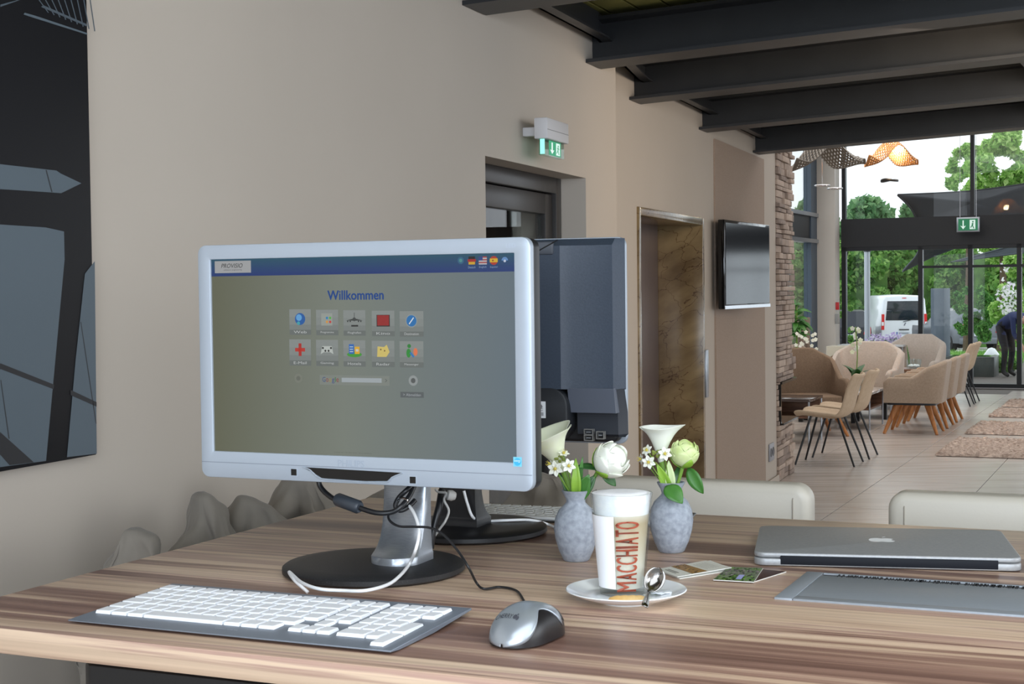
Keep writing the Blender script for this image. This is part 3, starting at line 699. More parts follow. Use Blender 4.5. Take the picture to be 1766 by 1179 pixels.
for i, (cx_, kind) in enumerate(((795, 'g'), (814, 'de'), (833, 'us'), (852, 'es'), (871, 'q'))):
    P = SPr('x'); x, z = sp(cx_, 449); s_ = sp(cx_+7, 449)[0]-x
    if kind == 'de':
        for q, cc in enumerate(((24, 20, 24), (150, 30, 30), (190, 150, 40))):
            P.rect(x-s_*(.8 if q != 1 else 1), z+s_*(.9-.6*(q+1)), x+s_*(.8 if q != 1 else 1), z+s_*(.9-.6*q), cc, 3)
        P.text('Deutsch', x-s_*.9, z-s_*1.75, s_*1.8, s_*.5, (130, 150, 180), 3)
    elif kind == 'us':
        for q in range(6): P.rect(x-s_, z+s_*(.9-.3*(q+1)), x+s_, z+s_*(.9-.3*q), (150, 60, 60) if q % 2 == 0 else (170, 170, 174), 3)
        P.rect(x-s_, z, x, z+s_*.9, (40, 60, 120), 4); P.text('English', x-s_*.9, z-s_*1.75, s_*1.8, s_*.5, (130, 150, 180), 3)
    elif kind == 'es':
        P.disc(x, z, s_, (160, 50, 36), 3); P.rect(x-s_*.98, z-s_*.4, x+s_*.98, z+s_*.45, (196, 160, 40), 4); P.disc(x-s_*.2, z, s_*.2, (130, 60, 40), 5); P.text('Español', x-s_*.9, z-s_*1.75, s_*1.8, s_*.5, (130, 150, 180), 3)
    elif kind == 'q': P.disc(x, z, s_*.8, (90, 130, 180), 3, a0=0, a1=pi); P.disc(x, z-.1*s_, s_*.3, (180, 190, 210), 4)
    else: P.disc(x, z, s_*.8, (44, 90, 120), 3); P.disc(x, z, s_*.4, (70, 130, 130), 4)
    P.build('language_button', scn)
P = SPr('x'); x0, z0 = sp(577, 780.5); x1, z1 = sp(641, 778.8); P.text('Copyright 2013  PROVISIO GmbH  software engineering', x0, z0+.0002, x1-x0, .0014, (70, 74, 66), 2); P.build('footer_text', scn)
# writing on the bezel
fm = lambda a, b, l: (a, SY-.0002-l, b)
P = Print(fm); x0, z0 = scr(583, 804); x1, z1 = scr(628, 794); P.text('PHILIPS', x0, z0, x1-x0, z1-z0, (158, 168, 182), 1); P.build('maker_lettering', mon)
P = Print(fm); x0, z0 = scr(873, 427); x1, z1 = scr(889, 419.5); P.text('LED', x0, z0, x1-x0, z1-z0, (176, 186, 200), 1); P.build('led_lettering', mon)
P = Print(fm); x0, z0 = scr(885.5, 804); x1, z1 = scr(900, 788); P.rect(x0, z0, x1, z1, (120, 200, 232), 1); P.disc((x0+x1)/2, (z0+z1)/2, (x1-x0)*.42, (60, 172, 216), 2); P.text('energy', x0+(x1-x0)*.15, z0+(z1-z0)*.42, (x1-x0)*.7, (z1-z0)*.26, (225, 245, 250), 3); P.build('energy_sticker', mon)
for (cx_, cy_) in ((507, 814), (712, 827.5)):
    x, z = scr(cx_, cy_); b = MB(); ring(b, rrect(x-.0068, z-.0068, x+.0068, z+.0068, .0015), rrect(x-.0052, z-.0052, x+.0052, z+.0052, .001), SY-.0008, SY); obj('sensor_rim', b, SILVER, mon)
    obj('sensor', MB().b2((x-.005, SY-.0003, z-.005), (x+.005, SY+.001, z+.005)), BLACKG, mon)
# dark control recess in the chin
def sc2(px, py): return scr(px, py)
rc = [sc2(522, 805), sc2(695, 815), sc2(676, 822), sc2(668, 829), sc2(630, 829), sc2(556, 824), sc2(540, 814)]
obj('control_recess', MB().prism([(p[0], p[1]) for p in rc], SY-.0012, SY+.0005, 'xz'), BLACKG, mon)
edge = [sc2(522, 805), sc2(534, 809), sc2(542, 816), sc2(556, 825), sc2(600, 829), sc2(664, 832), sc2(676, 823), sc2(695, 815)]
obj('recess_lip', MB().tube([(p[0], SY-.001, p[1]) for p in edge], .0011, 6, smooth=3), SILVER, mon)
# housing behind
hb = MB(); hb.prism(rrect(X0+.001, Z0+.001, X1-.001, Z1-.001, .014), SY+.014, SY+.040, 'xz'); obj('housing', hb, BLACKP, mon, bevel=.004, seg=3)
hb = MB(); cx_ = (X0+X1)/2
hb.prism(rrect(cx_-.23, Z0+.03, cx_+.23, Z1-.03, .02), SY+.040, SY+.062, 'xz'); obj('rear_cover', hb, CHAR, mon, bevel=.012, seg=3)
base_stand(mon, SILVERD, mat('base_black_speckle', (30, 30, 32), .5, var=(52, 52, 54), ns=500, nd=1, p0=.55, p1=.75), xo=.043)
obj('riser', MB().b2((.008, -.02, .17), (.078, .05, .36)), BLACKP, mon, bevel=.003)

# second monitor, back towards the camera
C2 = atz(808, 918, ZT); RZ2 = RZ+pi; M2 = frame(C2, RZ2); I2 = M2.inverted()
mon2 = thing('monitor', 'black-backed monitor seen from behind, beyond the front screen', 'monitor', C2, RZ2)
YB = .03                    # back face plane in this frame (towards the camera is +y)
def bk(px, py, y=YB):
    l = I2 @ hit(px, py, M2 @ V((0, y, 0)), D1); return l.x, l.z
xr, zt = bk(1072, 408, -.03); zb_ = bk(1079, 766, -.03)[1]
xr = bk(1078, 600, -.03)[0]
xl = xr+W1
fz = MB(); ring(fz, rrect(xr, zb_, xl, zt, .014), rrect(xr+.016, zb_+.045, xl-.016, zt-.016, .001), -.045, -.033); obj('bezel', fz, SILVER, mon2, bevel=.0015)
obj('screen', MB().b2((xr+.014, -.041, zb_+.043), (xl-.014, -.036, zt-.014)), BLACKG, mon2)
obj('housing', MB().prism(rrect(xr+.006, zb_+.005, xl-.006, zt-.004, .012), -.033, -.006, 'xz'), BLACKP, mon2, bevel=.005, seg=3)
# rear cover: profile outline with chamfered shoulder, deep crease and lower shelf
xc = (xr+xl)/2
ZR = bk(1000, 672)[1]; ZS = bk(1000, 712)[1]; ZCt = bk(960, 668)[1]
xe = bk(1067, 600)[0]; xcr = bk(975, 500)[0]; xsh = bk(962, 412)[0]; xcv = bk(980, 700)[0]
ztop = bk(1000, 411)[1]; zsh = bk(918, 440)[1]
rc_ = MB()
# x decreasing = right in the picture; heights of the back face at columns
xs = [xe, xe+.012, xcr-.012, xcr+.006, xc+ (xc-xcr)-.006, 2*xc-xcr+.012, 2*xc-xe-.012, 2*xc-xe]
ys = [-.006, .026, .030, .040, .040, .030, .026, -.006]
G = []
for x, y in zip(xs, ys):
    zz = ztop if abs(x-xc) > abs(xsh-xc) else ztop-.0
    G.append([(x, -.006, ZR), (x, y, ZR+.001), (x, y, ztop-.012), (x, (y-.006)*.5, ztop)])
rc_.grid(G); obj('rear_cover', rc_, CHAR, mon2, ang=28)
lc = MB(); G = []
for x, y in zip(xs, [-.006, .012, .018, .022, .022, .018, .012, -.006]):
    G.append([(x, -.0, zb_+.016), (x, y-.010, zb_+.020), (x, y-.008, ZS), (x, y+.008, ZR+.001)])
for sgn in (0, 1):
    lc = MB(); lc.grid(G[:3] if sgn == 0 else G[-3:])
    obj('lower_cover', lc, mat('charcoal_dark', (34, 38, 46), .5), mon2, ang=28)
for sg in (0, 1):
    sh = MB()
    xa, xb_ = (xe+.010, xcv) if sg == 0 else (2*xc-xcv, 2*xc-xe-.010)
    sh.add([(xa, .020, ZS), (xb_, .022, ZS), (xb_, .034, ZR+.003), (xa, .030, ZR+.003), (xa, 0, ZS), (xb_, 0, ZS), (xb_, 0, ZR+.003), (xa, 0, ZR+.003)], [(0, 1, 2, 3), (0, 4, 5, 1), (3, 2, 6, 7), (0, 3, 7, 4), (1, 5, 6, 2)])
    obj('shelf_edge', sh, mat('charcoal_highlight', (84, 90, 102), .32), mon2)  # bevel highlight put into the shelf's paler colour
obj('centre_recess', MB().prism(rrect(xcv-.002, zb_+.008, 2*xc-xcv+.002, ZCt-.0, .03), -.006, .0415, 'xz'), mat('recess_black', (22, 25, 30), .5), mon2, bevel=.003)
obj('top_vent', MB().b2((xsh+.004, .036, zsh), (2*xc-xsh-.004, .043, ztop-.004)), mat('vent_grey', (58, 62, 70), .5), mon2, bevel=.004)
obj('shoulder_line', MB().tube([(bk(962, 412, .042)[0], .0425, ztop-.002), (bk(916, 441, .042)[0], .044, zsh)], .0012, 6), BLACKP, mon2)
bm_ = lambda a, b, l: (a, .0417+l, b)
P = Print(bm_); x0, z1 = bk(941, 692, .0417); x1, z0 = bk(914, 720, .0417)
P.rect(x0, z0, x0+.05, z1, (214, 218, 222), 1); P.disc(x0+.010, z1-.009, .004, (120, 122, 126), 2); P.rect(x0+.004, z0+.004, x0+.046, z0+.010, (150, 152, 158), 2); P.rect(x0+.022, z1-.013, x0+.03, z1-.004, (90, 92, 96), 2)
for q in range(3): P.rect(x0+.005, z0+.0125+q*.003, x0+.04, z0+.0135+q*.003, (120, 122, 126), 2)
P.build('rating_sticker', mon2)
for (ax, ay, bx, by, nm) in ((1008, 739, 1024, 750, 'usb_port'), (1008, 749, 1024, 760, 'usb_port'), (1029, 743, 1043, 757, 'usb_b_port')):
    x1, z1 = bk(ax, ay, .018); x0, z0 = bk(bx, by, .018)
    b = MB(); ring(b, rrect(x0, z0, x1, z1, .0006), rrect(x0+.0016, z0+.0016, x1-.0016, z1-.0016, .0004), .012, .0215); obj(nm, b, mat('port_metal', (170, 170, 168), .3, .8), mon2)
    obj('port_tongue', MB().b2((x0+.004, .014, (z0+z1)/2-.001), (x1-.004, .021, (z0+z1)/2+.001)), SILVERD, mon2)
base_stand(mon2, BLACKP, mat('base_black', (26, 26, 29), .42), hole=False)
obj('riser', MB().b2((-.04, .015, .1), (.04, .04, .3)), BLACKP, mon2, bevel=.003)
# ------------------------------------------------------------ keyboards
kmesh = {}
def key(parent, x, y, w_, d_, z, m, h=.0045):
    k = (round(w_, 4), round(d_, 4))
    if k not in kmesh:
        b = MB(); a, c = w_/2, d_/2; i = .0012
        b.add([(-a,-c,0),(a,-c,0),(a,c,0),(-a,c,0),(-a+i,-c+i,h),(a-i,-c+i,h),(a-i,c-i,h),(-a+i,c-i,h)], [(4,5,6,7),(0,1,5,4),(1,2,6,5),(2,3,7,6),(3,0,4,7)])
        kmesh[k] = b.mesh('key', bevel=.0006, seg=1)
    o = put('key', kmesh[k], m, parent); o.location = (x, y, z)
def keyboard(label, loc, rz, L_, D_, mk, mb_, u, pitch, ox, oy, slab=.012, full=True):
    kb = thing('keyboard', label, 'keyboard', loc, rz)
    b = MB(); b.prism([(0, .0035), (0, .0055), (D_, slab), (D_, slab-.003), (D_*.5, .002), (D_*.1, .0015)], 0, L_, 'yz'); obj('board', b, mb_, kb, bevel=.0006, seg=1)
    sl = (slab-.0055)/D_; g_ = .0022
    def put_(x, row, w_, hrow=1):
        y = oy+(5-row)*pitch - (hrow-1)*pitch; d_ = pitch*hrow-g_
        key(kb, ox+(x+w_/2)*u, y+pitch*hrow/2, w_*u-g_, d_, .0055+sl*(y+pitch/2)-.0003, mk)
    for k in range(14): put_(k*15.1/14, 0, 15.1/14)
    rows = [[1]*13+[2], [1.5]+[1]*12+[1.5], [1.75]+[1]*12+[1.25], [1.25]+[1]*11+[1.9], [1.25, 1.25, 1.25, 6, 1.25, 1.25, 1.25]]
    for r, rw in enumerate(rows):
        x = 0
        for w_ in rw: put_(x, r+1, w_); x += w_
    if full:
        for r in range(4):
            for k in range(2): put_(15.3+k, r, 1)
        put_(15.35, 4, 1)
        for k in range(3): put_(14.35+k, 5, 1)
        for r in range(6):
            for k in range(4):
                if (r, k) in ((3, 3), (5, 3)): continue
                if r == 5:
                    if k == 0: put_(17.7, 5, 2)
                    if k == 2: put_(19.7, 5, 1)
                    continue
                if (r, k) in ((2, 3), (4, 3)): put_(20.7, r+1, 1, 2); continue
                put_(17.7+k, r, 1)
    return kb
kl = atz(135, 1062, ZT+.004)
ko = frame((kl.x, kl.y, ZT), RZ) @ V((.006, -.028, 0)); kl = ko
kb1 = keyboard('white-keyed grey full-size keyboard at the front edge of the desk', (kl.x, kl.y, ZT), RZ, .489, .230, KEYW, KEYBRD, .0213, .0280, .010, .041)
I_ = frame((kl.x, kl.y, ZT), RZ).inverted()
P = Print(lambda a, b, l: (a, b, .0058+b*.0325+l)); 
x0 = (I_ @ atz(392, 1076, ZT+.006)).x; P.text('CHERRY  strait 3.0', x0, .022, .034, .0028, (205, 210, 220), 1); P.build('lettering', kb1)
a2 = atz(815, 884, ZT+.012)
k2p = (a2.x, a2.y, ZT)
keyboard('slim silver keyboard with white keys behind the second monitor', (a2.x-.03, a2.y, ZT), RZ+radians(4), .44, .125, mat('grey_white_key', (206, 206, 204), .5), SILVERD, .0196, .0185, .008, .006, full=True)
# ------------------------------------------------------------ mouse
mp_ = atz(911, 1103, ZT); mrz = RZ-radians(8)
ms = thing('computer_mouse', 'silver and black cabled mouse on the desk in front of the keyboard', 'mouse', mp_, mrz)
ML, MWd, MH = .124, .074, .040
def mcs(t):   # half width, height along the length t 0 (palm, near) .. 1 (cable end)
    w_ = MWd/2*(1-abs(2*t-1)**3.0)**.5*(1-.06*t)*(1-.04*exp(-((t-.55)/.2)**2)); h = MH*(max(0, 1-abs((t-.5)/.5)**2.0))**.62+.004
    return max(w_, .0002), max(h, .002)
def mpt(t, a, k=1.0, dz=0):
    w_, h = mcs(t); ca = cos(a); sa = sin(a)
    return (w_*k*(abs(ca)**.7)*(1 if ca > 0 else -1), (t-.5)*ML*k, .003+(h*k)*(abs(sa)**.75)+dz)
G = [[mpt(t, a) for a in [pi*i/20 for i in range(21)]] for t in [.5-.5*cos(pi*(.004+.992*j/30)) for j in range(31)]]
obj('body', MB().grid(G), mat('mouse_black', (26, 24, 26), .35), ms, ang=70)
def shell(t0, t1, wfun, k, nm, m_, aL_=.10):
    G = []
    for j in range(25):
        t = t0+(t1-t0)*(1-cos(pi/2*j/24) if t0 < .1 else j/24); a = wfun(t); G.append([mpt(t, a+(pi-aL_-a)*i/20, k) for i in range(21)])
    o = obj(nm, MB().grid(G), m_, ms, ang=70, recalc=False); solid(o, .0012, 1); return o
MS_ = mat('mouse_silver', (168, 176, 184), .3, .55)
shell(.0003, .74, lambda t: .10+.95*max(0, sin(pi*min(1, t/.80)))**1.3*min(1, t*2.4), 1.02, 'top_shell', MS_)
shell(.752, .985, lambda t: .45, 1.015, 'button_panel', BLACKP)
obj('scroll_wheel', MB().lathe([(.009, -.0035), (.011, -.002), (.011, .002), (.009, .0035)], 16, (0, .028, .026), axis=(1, 0, 0)), BLACKP, ms)
def mm_(a, b, l):
    t = .09+b/ML*1.3; w_, h = mcs(t); x = a; sa = sqrt(max(0, 1-min(1, (abs(x)/w_)**(1/.7)) **2)); return (x, (t-.5)*ML, .003+h*1.02*sa**.75+.0014+l)
P = Print(mm_, step=.0001); P.text('CHERRY', -.022, .006, .024, .005, (58, 60, 68), 1); P.disc(.0055, .0085, .0024, (70, 72, 80), 1); P.disc(.0095, .0075, .002, (70, 72, 80), 1); P.line(.0055, .0085, .008, .0125, .0006, (70, 72, 80), 1); P.line(.0095, .0075, .008, .0125, .0006, (70, 72, 80), 1); P.build('maker_lettering', ms)
# ------------------------------------------------------------ cables
def cab(name, label, pts, r, m, cat='cable', smooth=8, n=8):
    o = obj(name, MB().tube(pts, r, n, smooth=smooth), m, ang=60); return tag(o, label, cat)
def T(px, py, h=0.002): return atz(px, py, ZT+h)
def NB(px, py, y): return hit(px, py, M1 @ V((0, y, 0)), D1)       # point seen at a pixel, in the plane y of the front monitor
bt = .0205
cab('mouse_cable', 'thin black mouse cable running from the monitor stand to the mouse',
    [NB(694, 872, -.01), NB(672, 885, -.035), NB(672, 897, -.05), NB(688, 907, -.06), NB(715, 908, -.064), NB(742, 910, -.07), NB(765, 922, -.075), NB(790, 950, -.085), NB(808, 978, -.10), T(822, 1005, .010), T(835, 1015, .004), T(862, 1012, .003), T(890, 1018, .003), T(903, 1035, .003), T(906, 1042, .003), T(922, 1043, .004), T(938, 1050, .012)], .0019, BLACKP)
cab('monitor_cable', 'thick black video cable drooping under the front monitor',
    [NB(549, 826, -.02), NB(552, 838, -.02), NB(562, 850, -.022), NB(578, 861, -.028), NB(598, 866, -.035), NB(622, 876, -.04), NB(650, 884, -.042), NB(675, 883, -.036), NB(692, 873, -.03), NB(706, 855, -.012), NB(714, 838, .0)], .0042, BLACKP)
fa, fb = NB(580, 860, -.029), NB(621, 875, -.04)
tag(obj('ferrite_core', MB().tube([fa, fa.lerp(fb, .08), fa.lerp(fb, .92), fb], [.008, .0105, .0105, .008], 20), mat('ferrite', (52, 58, 66), .4), ang=50), 'dark grey ferrite core around the drooping video cable', 'cable core')
cab('white_cable', 'white cable looping over the front monitor base',
    [NB(703, 868, -.005), NB(714, 885, -.03), NB(721, 905, -.05), NB(722, 925, -.062), NB(716, 950, -.072), T(706, 972, bt+.004), T(690, 992, bt+.003), T(668, 1008, bt), T(630, 1018, bt+.0), T(590, 1018, bt-.002), T(550, 1015, bt-.001), T(520, 1004, bt), T(499, 986, bt-.001), T(508, 1000, .018), T(531, 1021, .003)], .0026, WHITECABLE)
def NB2(px, py, y): return hit(px, py, M2 @ V((0, y, 0)), D1)
cab('grey_cable', 'pale grey cable hanging in front of the black second stand',
    [NB(751, 843, .10), NB(756, 848, .10), NB(770, 850, .10), NB(766, 862, .10), NB(774, 880, .10), NB(768, 898, .09), NB(758, 912, .09), NB(746, 930, .09), NB(744, 940, .085)], .002, mat('grey_cable', (170, 168, 164), .5))
tag(obj('cable_plug', MB().lathe([(.004, 0), (.008, .001), (.009, .008), (.006, .014)], 12, NB(771, 853, .10), axis=(1, .3, -.2)), mat('grey_cable', 0)), 'small pale round plug on the cable by the second stand', 'plug')
cab('white_cable', 'white cable lying across the second monitor base towards the left vase',
    [NB2(800, 846, .055), NB2(806, 868, .055), NB2(816, 892, .05), T(835, 898, bt), T(870, 897, bt+.001), T(905, 896, bt), T(925, 898, bt-.004), T(945, 904, .005), T(962, 912, .003), T(975, 918, .003)], .0026, WHITECABLE)
cab('coiled_cable', 'small black coil of cable beside the second stand',
    [T(808, 862, .03), T(826, 868, .024), T(832, 878, .012), T(822, 886, .006), T(808, 880, .008), T(810, 866, .02), T(824, 866, .028), T(831, 880, .014), T(820, 890, .003), T(806, 888, .003)], .0018, BLACKP)
cab('stand_cable', 'black power cables dropping between the two monitor stands',
    [NB(762, 845, .12), NB(757, 875, .10), NB(748, 910, .09), NB(742, 945, .085)], .006, BLACKP)

for k, pts in enumerate(([NB(712, 836, .0), NB(700, 846, -.012), NB(688, 858, -.014), NB(682, 872, -.02), NB(690, 880, -.02), NB(704, 874, -.012), NB(716, 862, .0)],)):
    cab('bundled_cable', 'black tangle of cable tied at the front monitor stand', pts, .004, BLACKP)
tag(obj('cable_tie', MB().tube([NB(686, 862, -.022), NB(694, 858, -.024), NB(702, 862, -.022), NB(700, 870, -.02), NB(690, 872, -.02)], .0016, 6, smooth=4), CHROME), 'shiny wire tie holding the cables at the front monitor stand', 'cable tie')
# ------------------------------------------------------------ saucer, glass, spoon, biscuit
sc_ = atz(1080, 1037, ZT); SR = .0875
sau = thing('saucer', 'round white china saucer under the tall coffee glass', 'saucer', sc_)
SR = 105*sc_.y/2600
obj('plate', MB().lathe([(.0, .003), (.03, .003), (.031, 0), (.036, 0), (.038, .004), (SR*.75, .008), (SR-.002, .0165), (SR, .018), (SR-.001, .0193), (SR-.005, .0183), (SR*.72, .011), (.042, .0075), (.040, .0085), (0, .0075)], 64), WHITEC, sau, ang=60)
gz = ZT+.0085; gp = atz(1073, 1023, gz); pxm = gp.y/2600
gl = thing('latte_glass', 'tall glass of layered latte printed MACCHIATO in brown letters', 'glass', gp)
GH = hit(1072, 848, gp, (0, 1, 0)).z-gz; r0 = 38*pxm; r1 = 54*pxm; bt_ = .008
def GR(z): return r0+(r1-r0)*(max(0, z)/GH)**.95
oz = [0, .002, .01, .03, .06, .09, .12, GH-.001]
pf = [(r0-.003, 0)]+[(GR(z), z if z else .001) for z in oz]+[(GR(GH)-.0008, GH), (GR(GH)-.0024, GH-.001)]+[(GR(z)-.0026, z) for z in (.12, .09, .06, .03, .012)]+[(0, .010)]
obj('glass_wall', MB().lathe(pf, 64), glassmat('drink_glass', (250, 252, 252), 1.0), gl, ang=60)
zf = hit(1072, 884, gp, (0, 1, 0)).z-gz; zm = GH-.006
def liq(nm, za, zb, m_, k=.0028):
    obj(nm, MB().lathe([(0, za)]+[(GR(za+(zb-za)*i/5)-k, za+(zb-za)*i/5) for i in range(6)]+[(0, zb)], 48), m_, gl, ang=60)
def latte():
    M = bpy.data.materials.new('latte'); M.use_nodes = True; N = M.node_tree.nodes; L = M.node_tree.links; b = N['Principled BSDF']
    t = N.new('ShaderNodeTexCoord'); s_ = N.new('ShaderNodeSeparateXYZ'); L.new(t.outputs['Object'], s_.inputs[0])
    mr = N.new('ShaderNodeMapRange'); mr.inputs[1].default_value = 0; mr.inputs[2].default_value = zf; L.new(s_.outputs[2], mr.inputs[0])
    r = N.new('ShaderNodeValToRGB'); e = r.color_ramp.elements
    for k in range(3): e.new(.5)
    for i, (p, c) in enumerate(((0, (206, 200, 188)), (.38, (216, 208, 192)), (.6, (206, 192, 168)), (.9, (190, 170, 138)), (1, (214, 204, 186)))): e[i].position = p; e[i].color = (*S(c), 1)
    L.new(mr.outputs[0], r.inputs[0]); L.new(r.outputs[0], b.inputs['Base Color']); b.inputs['Roughness'].default_value = .3; return M
liq('coffee', .011, zf, latte())
MF = mat('milk_foam', (246, 247, 248), .7, sub=.2, var=(236, 238, 242), ns=120)
liq('milk_foam', zf, GH-.001, MF)
obj('foam_top', MB().lathe([(0, GH+.001), (r1*.5, GH+.0015), (r1*.8, GH), (r1-.004, GH-.004), (r1-.004, GH-.006)], 48), MF, gl)
# white band over the left side and the printed lettering, wrapped round the cone; angle 0 faces the camera
def gmap(off):
    def f(a, b, l):       # a: angle (rad, to the right), b: height
        th = -pi/2 + a; r = GR(b)+off+l; return (r*cos(th), r*sin(th), b)
    return f
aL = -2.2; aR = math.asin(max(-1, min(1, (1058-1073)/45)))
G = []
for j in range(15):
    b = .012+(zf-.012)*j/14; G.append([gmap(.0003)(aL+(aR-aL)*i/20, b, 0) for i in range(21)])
o = obj('white_band', MB().grid(G), mat('glass_white_band', (240, 243, 248), .35), gl, recalc=False, ang=80)
P = Print(lambda a, b, l: gmap(.0005)(b, a, l))
# lettering reads upwards: text x axis -> height, text y axis -> leftwards
z0_ = hit(1075, 1013, gp, (0, 1, 0)).z-gz; z1_ = hit(1080, 890, gp, (0, 1, 0)).z-gz
aA = math.asin((1060-1073)/46); aB = math.asin((1099-1073)/49)
vs, fs = None, None
word = 'MACCHIATO'; n_ = len(word); RB = (158, 74, 50)
adv = {'M': 1.45, 'I': .5, 'C': 1, 'H': 1, 'T': .95, 'A': 1.05, 'O': 1.1}
tot = sum(adv[c] for c in word); zc = z0_; zs = (z1_-z0_)/tot
for ch in word:
    wch = adv[ch]*zs
    v2, f2 = textmesh(ch); xa = min(p[0] for p in v2); xb = max(p[0] for p in v2); ya = min(p[1] for p in v2); yb = max(p[1] for p in v2)
    for rep, dd in enumerate((0, .0005, .001)):
        o_ = len(P.v)
        for p in v2:
            fx = (p[0]-xa)/(xb-xa); fy = (p[1]-ya)/(yb-ya)
            P.v.append((zc+fx*wch*(.82 if ch != 'I' else .5)+dd, aB-(aB-aA)*fy, P.step))
        for f in f2: P.f.append(tuple(i+o_ for i in f)); P.c.append(RB)
    zc += wch
P.build('lettering', gl)
# spoon standing on the saucer, leaning on the glass
spn = thing('teaspoon', 'small steel teaspoon leaning on the saucer, bowl upwards', 'spoon', atz(1112, 1045, ZT+.012))
sI = spn.location.copy()
YS = gp.y-.028
bc = aty(1128, 1000, YS); b0_ = aty(1119, 1019, YS-.006); hd = atz(1115, 1032, ZT+.022); tip = atz(1112, 1045, ZT+.024)
ax = (bc-b0_).normalized(); n_sp = V((0, -1, .25)); n_sp = (n_sp-ax*n_sp.dot(ax)).normalized(); sd = ax.cross(n_sp)
G = []
Lb, Wb = .037, .028
for j in range(13):
    t = j/12; x = (t-.5)*Lb; w_ = Wb/2*sqrt(max(0, 1-(2*t-1)**2))*(1.0+.12*(t-.5))
    G.append([bc - sI + ax*x + sd*(w_*q) - n_sp*(.008*(1-(q*q))*(1-(2*t-1)**2)-.004) for q in [-1, -.7, -.35, 0, .35, .7, 1]])
o = obj('bowl', MB().grid(G), STEELSP, spn, ang=80); solid(o, .0012)
q0 = bc-ax*Lb*.47; pts = [q0-sI, q0.lerp(hd, .5)-sI, hd-sI, tip-sI]
G = []
for i, p in enumerate([pts[0], pts[0].lerp(pts[1], .5), pts[1], pts[1].lerp(pts[2], .5), pts[2], pts[2].lerp(pts[3], .6), pts[3]]):
    w_ = [.0025, .002, .002, .0026, .0036, .0048, .0044][i]; G.append([p+sd*w_*q for q in (-1, 0, 1)])
o = obj('handle', MB().grid(G), STEELSP, spn, ang=80); solid(o, .0016)
bp = atz(1084, 1030, ZT+.015)
bi = MB(); G = []
for j in range(17):
    t = j/16; x = (t-.5)*.058; w_ = .009*(1-abs(2*t-1)**3)**.5+.001; hh = .0075*(1-abs(2*t-1)**4)**.5*(1+.06*sin(t*34))
    G.append([(x, -w_*cos(a)*1, .0+hh*sin(a)) for a in [pi*i/8 for i in range(9)]])
bi.grid(G); o = obj('biscuit', bi, mat('biscuit', (214, 170, 96), .8, var=(232, 200, 140), ns=60, bump=.4), ang=60); o.location = (bp.x, bp.y+.004, ZT+.0098); tag(o, 'finger-shaped golden biscuit lying on the saucer in front of the glass', 'biscuit')
G = [[(.03*(i/6-.5), .022*(j/5-.5), .0015*sin(i*1.7)*cos(j*2.1)+.002) for i in range(7)] for j in range(6)]
o = obj('sugar_sachet', MB().grid(G), mat('sachet_paper', (226, 232, 240), .5)); solid(o, .002, 1); sp_ = atz(1140, 1022, ZT+.010); o.location = (sp_.x, sp_.y, ZT+.0105); tag(o, 'small pale sugar sachet on the right side of the saucer', 'sachet')

# ------------------------------------------------------------ vases and flowers
def vase(label, px, py, ks):
    c = atz(px, py, ZT); t = thing('vase', label, 'vase', c)
    pr = [(.0, 0), (.018, 0), (.0205, .002), (.0275, .018), (.0325, .036), (.0345, .052), (.0325, .068), (.0265, .081), (.0185, .089), (.0150, .093), (.0148, .096), (.0165, .101), (.0208, .109), (.0222, .112), (.0205, .1125), (.0165, .106), (.0125, .097), (.0125, .09), (.02, .07), (0, .06)]
    pr = [(r*ks*1.02, z*ks) for r, z in pr]
    obj('body', MB().lathe(pr, 40), CONC, t, ang=60)
    return t, c, .112*ks
v1, vc1, vh1 = vase('speckled grey stoneware vase standing left of the coffee glass', 994, 966, 1.02)
v2, vc2, vh2 = vase('speckled grey stoneware vase standing right of the coffee glass', 1158, 951, 1.04)
def ortho(ax, hint=(0, -1, 0)):
    ax = V(ax).normalized(); h = V(hint); e1 = (h-ax*h.dot(ax)).normalized(); return ax, e1, ax.cross(e1)
def petal(mb, c, d, n, L_, W_, cup=.3, curl=0, K=6, J=4, mi=0, sharp=.7):
    d, n_, s_ = ortho(d, n); G = []
    for j in range(K+1):
        t = j/K; w_ = W_/2*(sin(pi*min(.999, t*.93+.06))**sharp); row = []
        for i in range(J+1):
            q = i/J*2-1; row.append(V(c)+d*(L_*t)+s_*(w_*q)+n_*(cup*w_*q*q + curl*L_*t*t))
        G.append(row)
    mb.grid(G, mi)
def leaf(name, parent, org, base, tip, W_, m_, up=(0, -.5, 1), sag=.15, fold=.25):
    base = V(base)-org; tip = V(tip)-org; d = tip-base; L_ = d.length; dn, n_, s_ = ortho(d, up); G = []
    for j in range(9):
        t = j/8; w_ = W_/2*sin(pi*min(1, t**.85*.97+.02))**.8; row = []
        for i in range(5):
            q = i/2-1; row.append(base+d*t+s_*(w_*q)+n_*(fold*w_*abs(q)+sag*L_*sin(pi*t)))
        G.append(row)
    o = obj(name, MB().grid(G), m_, parent, ang=80); solid(o, .0006); return o
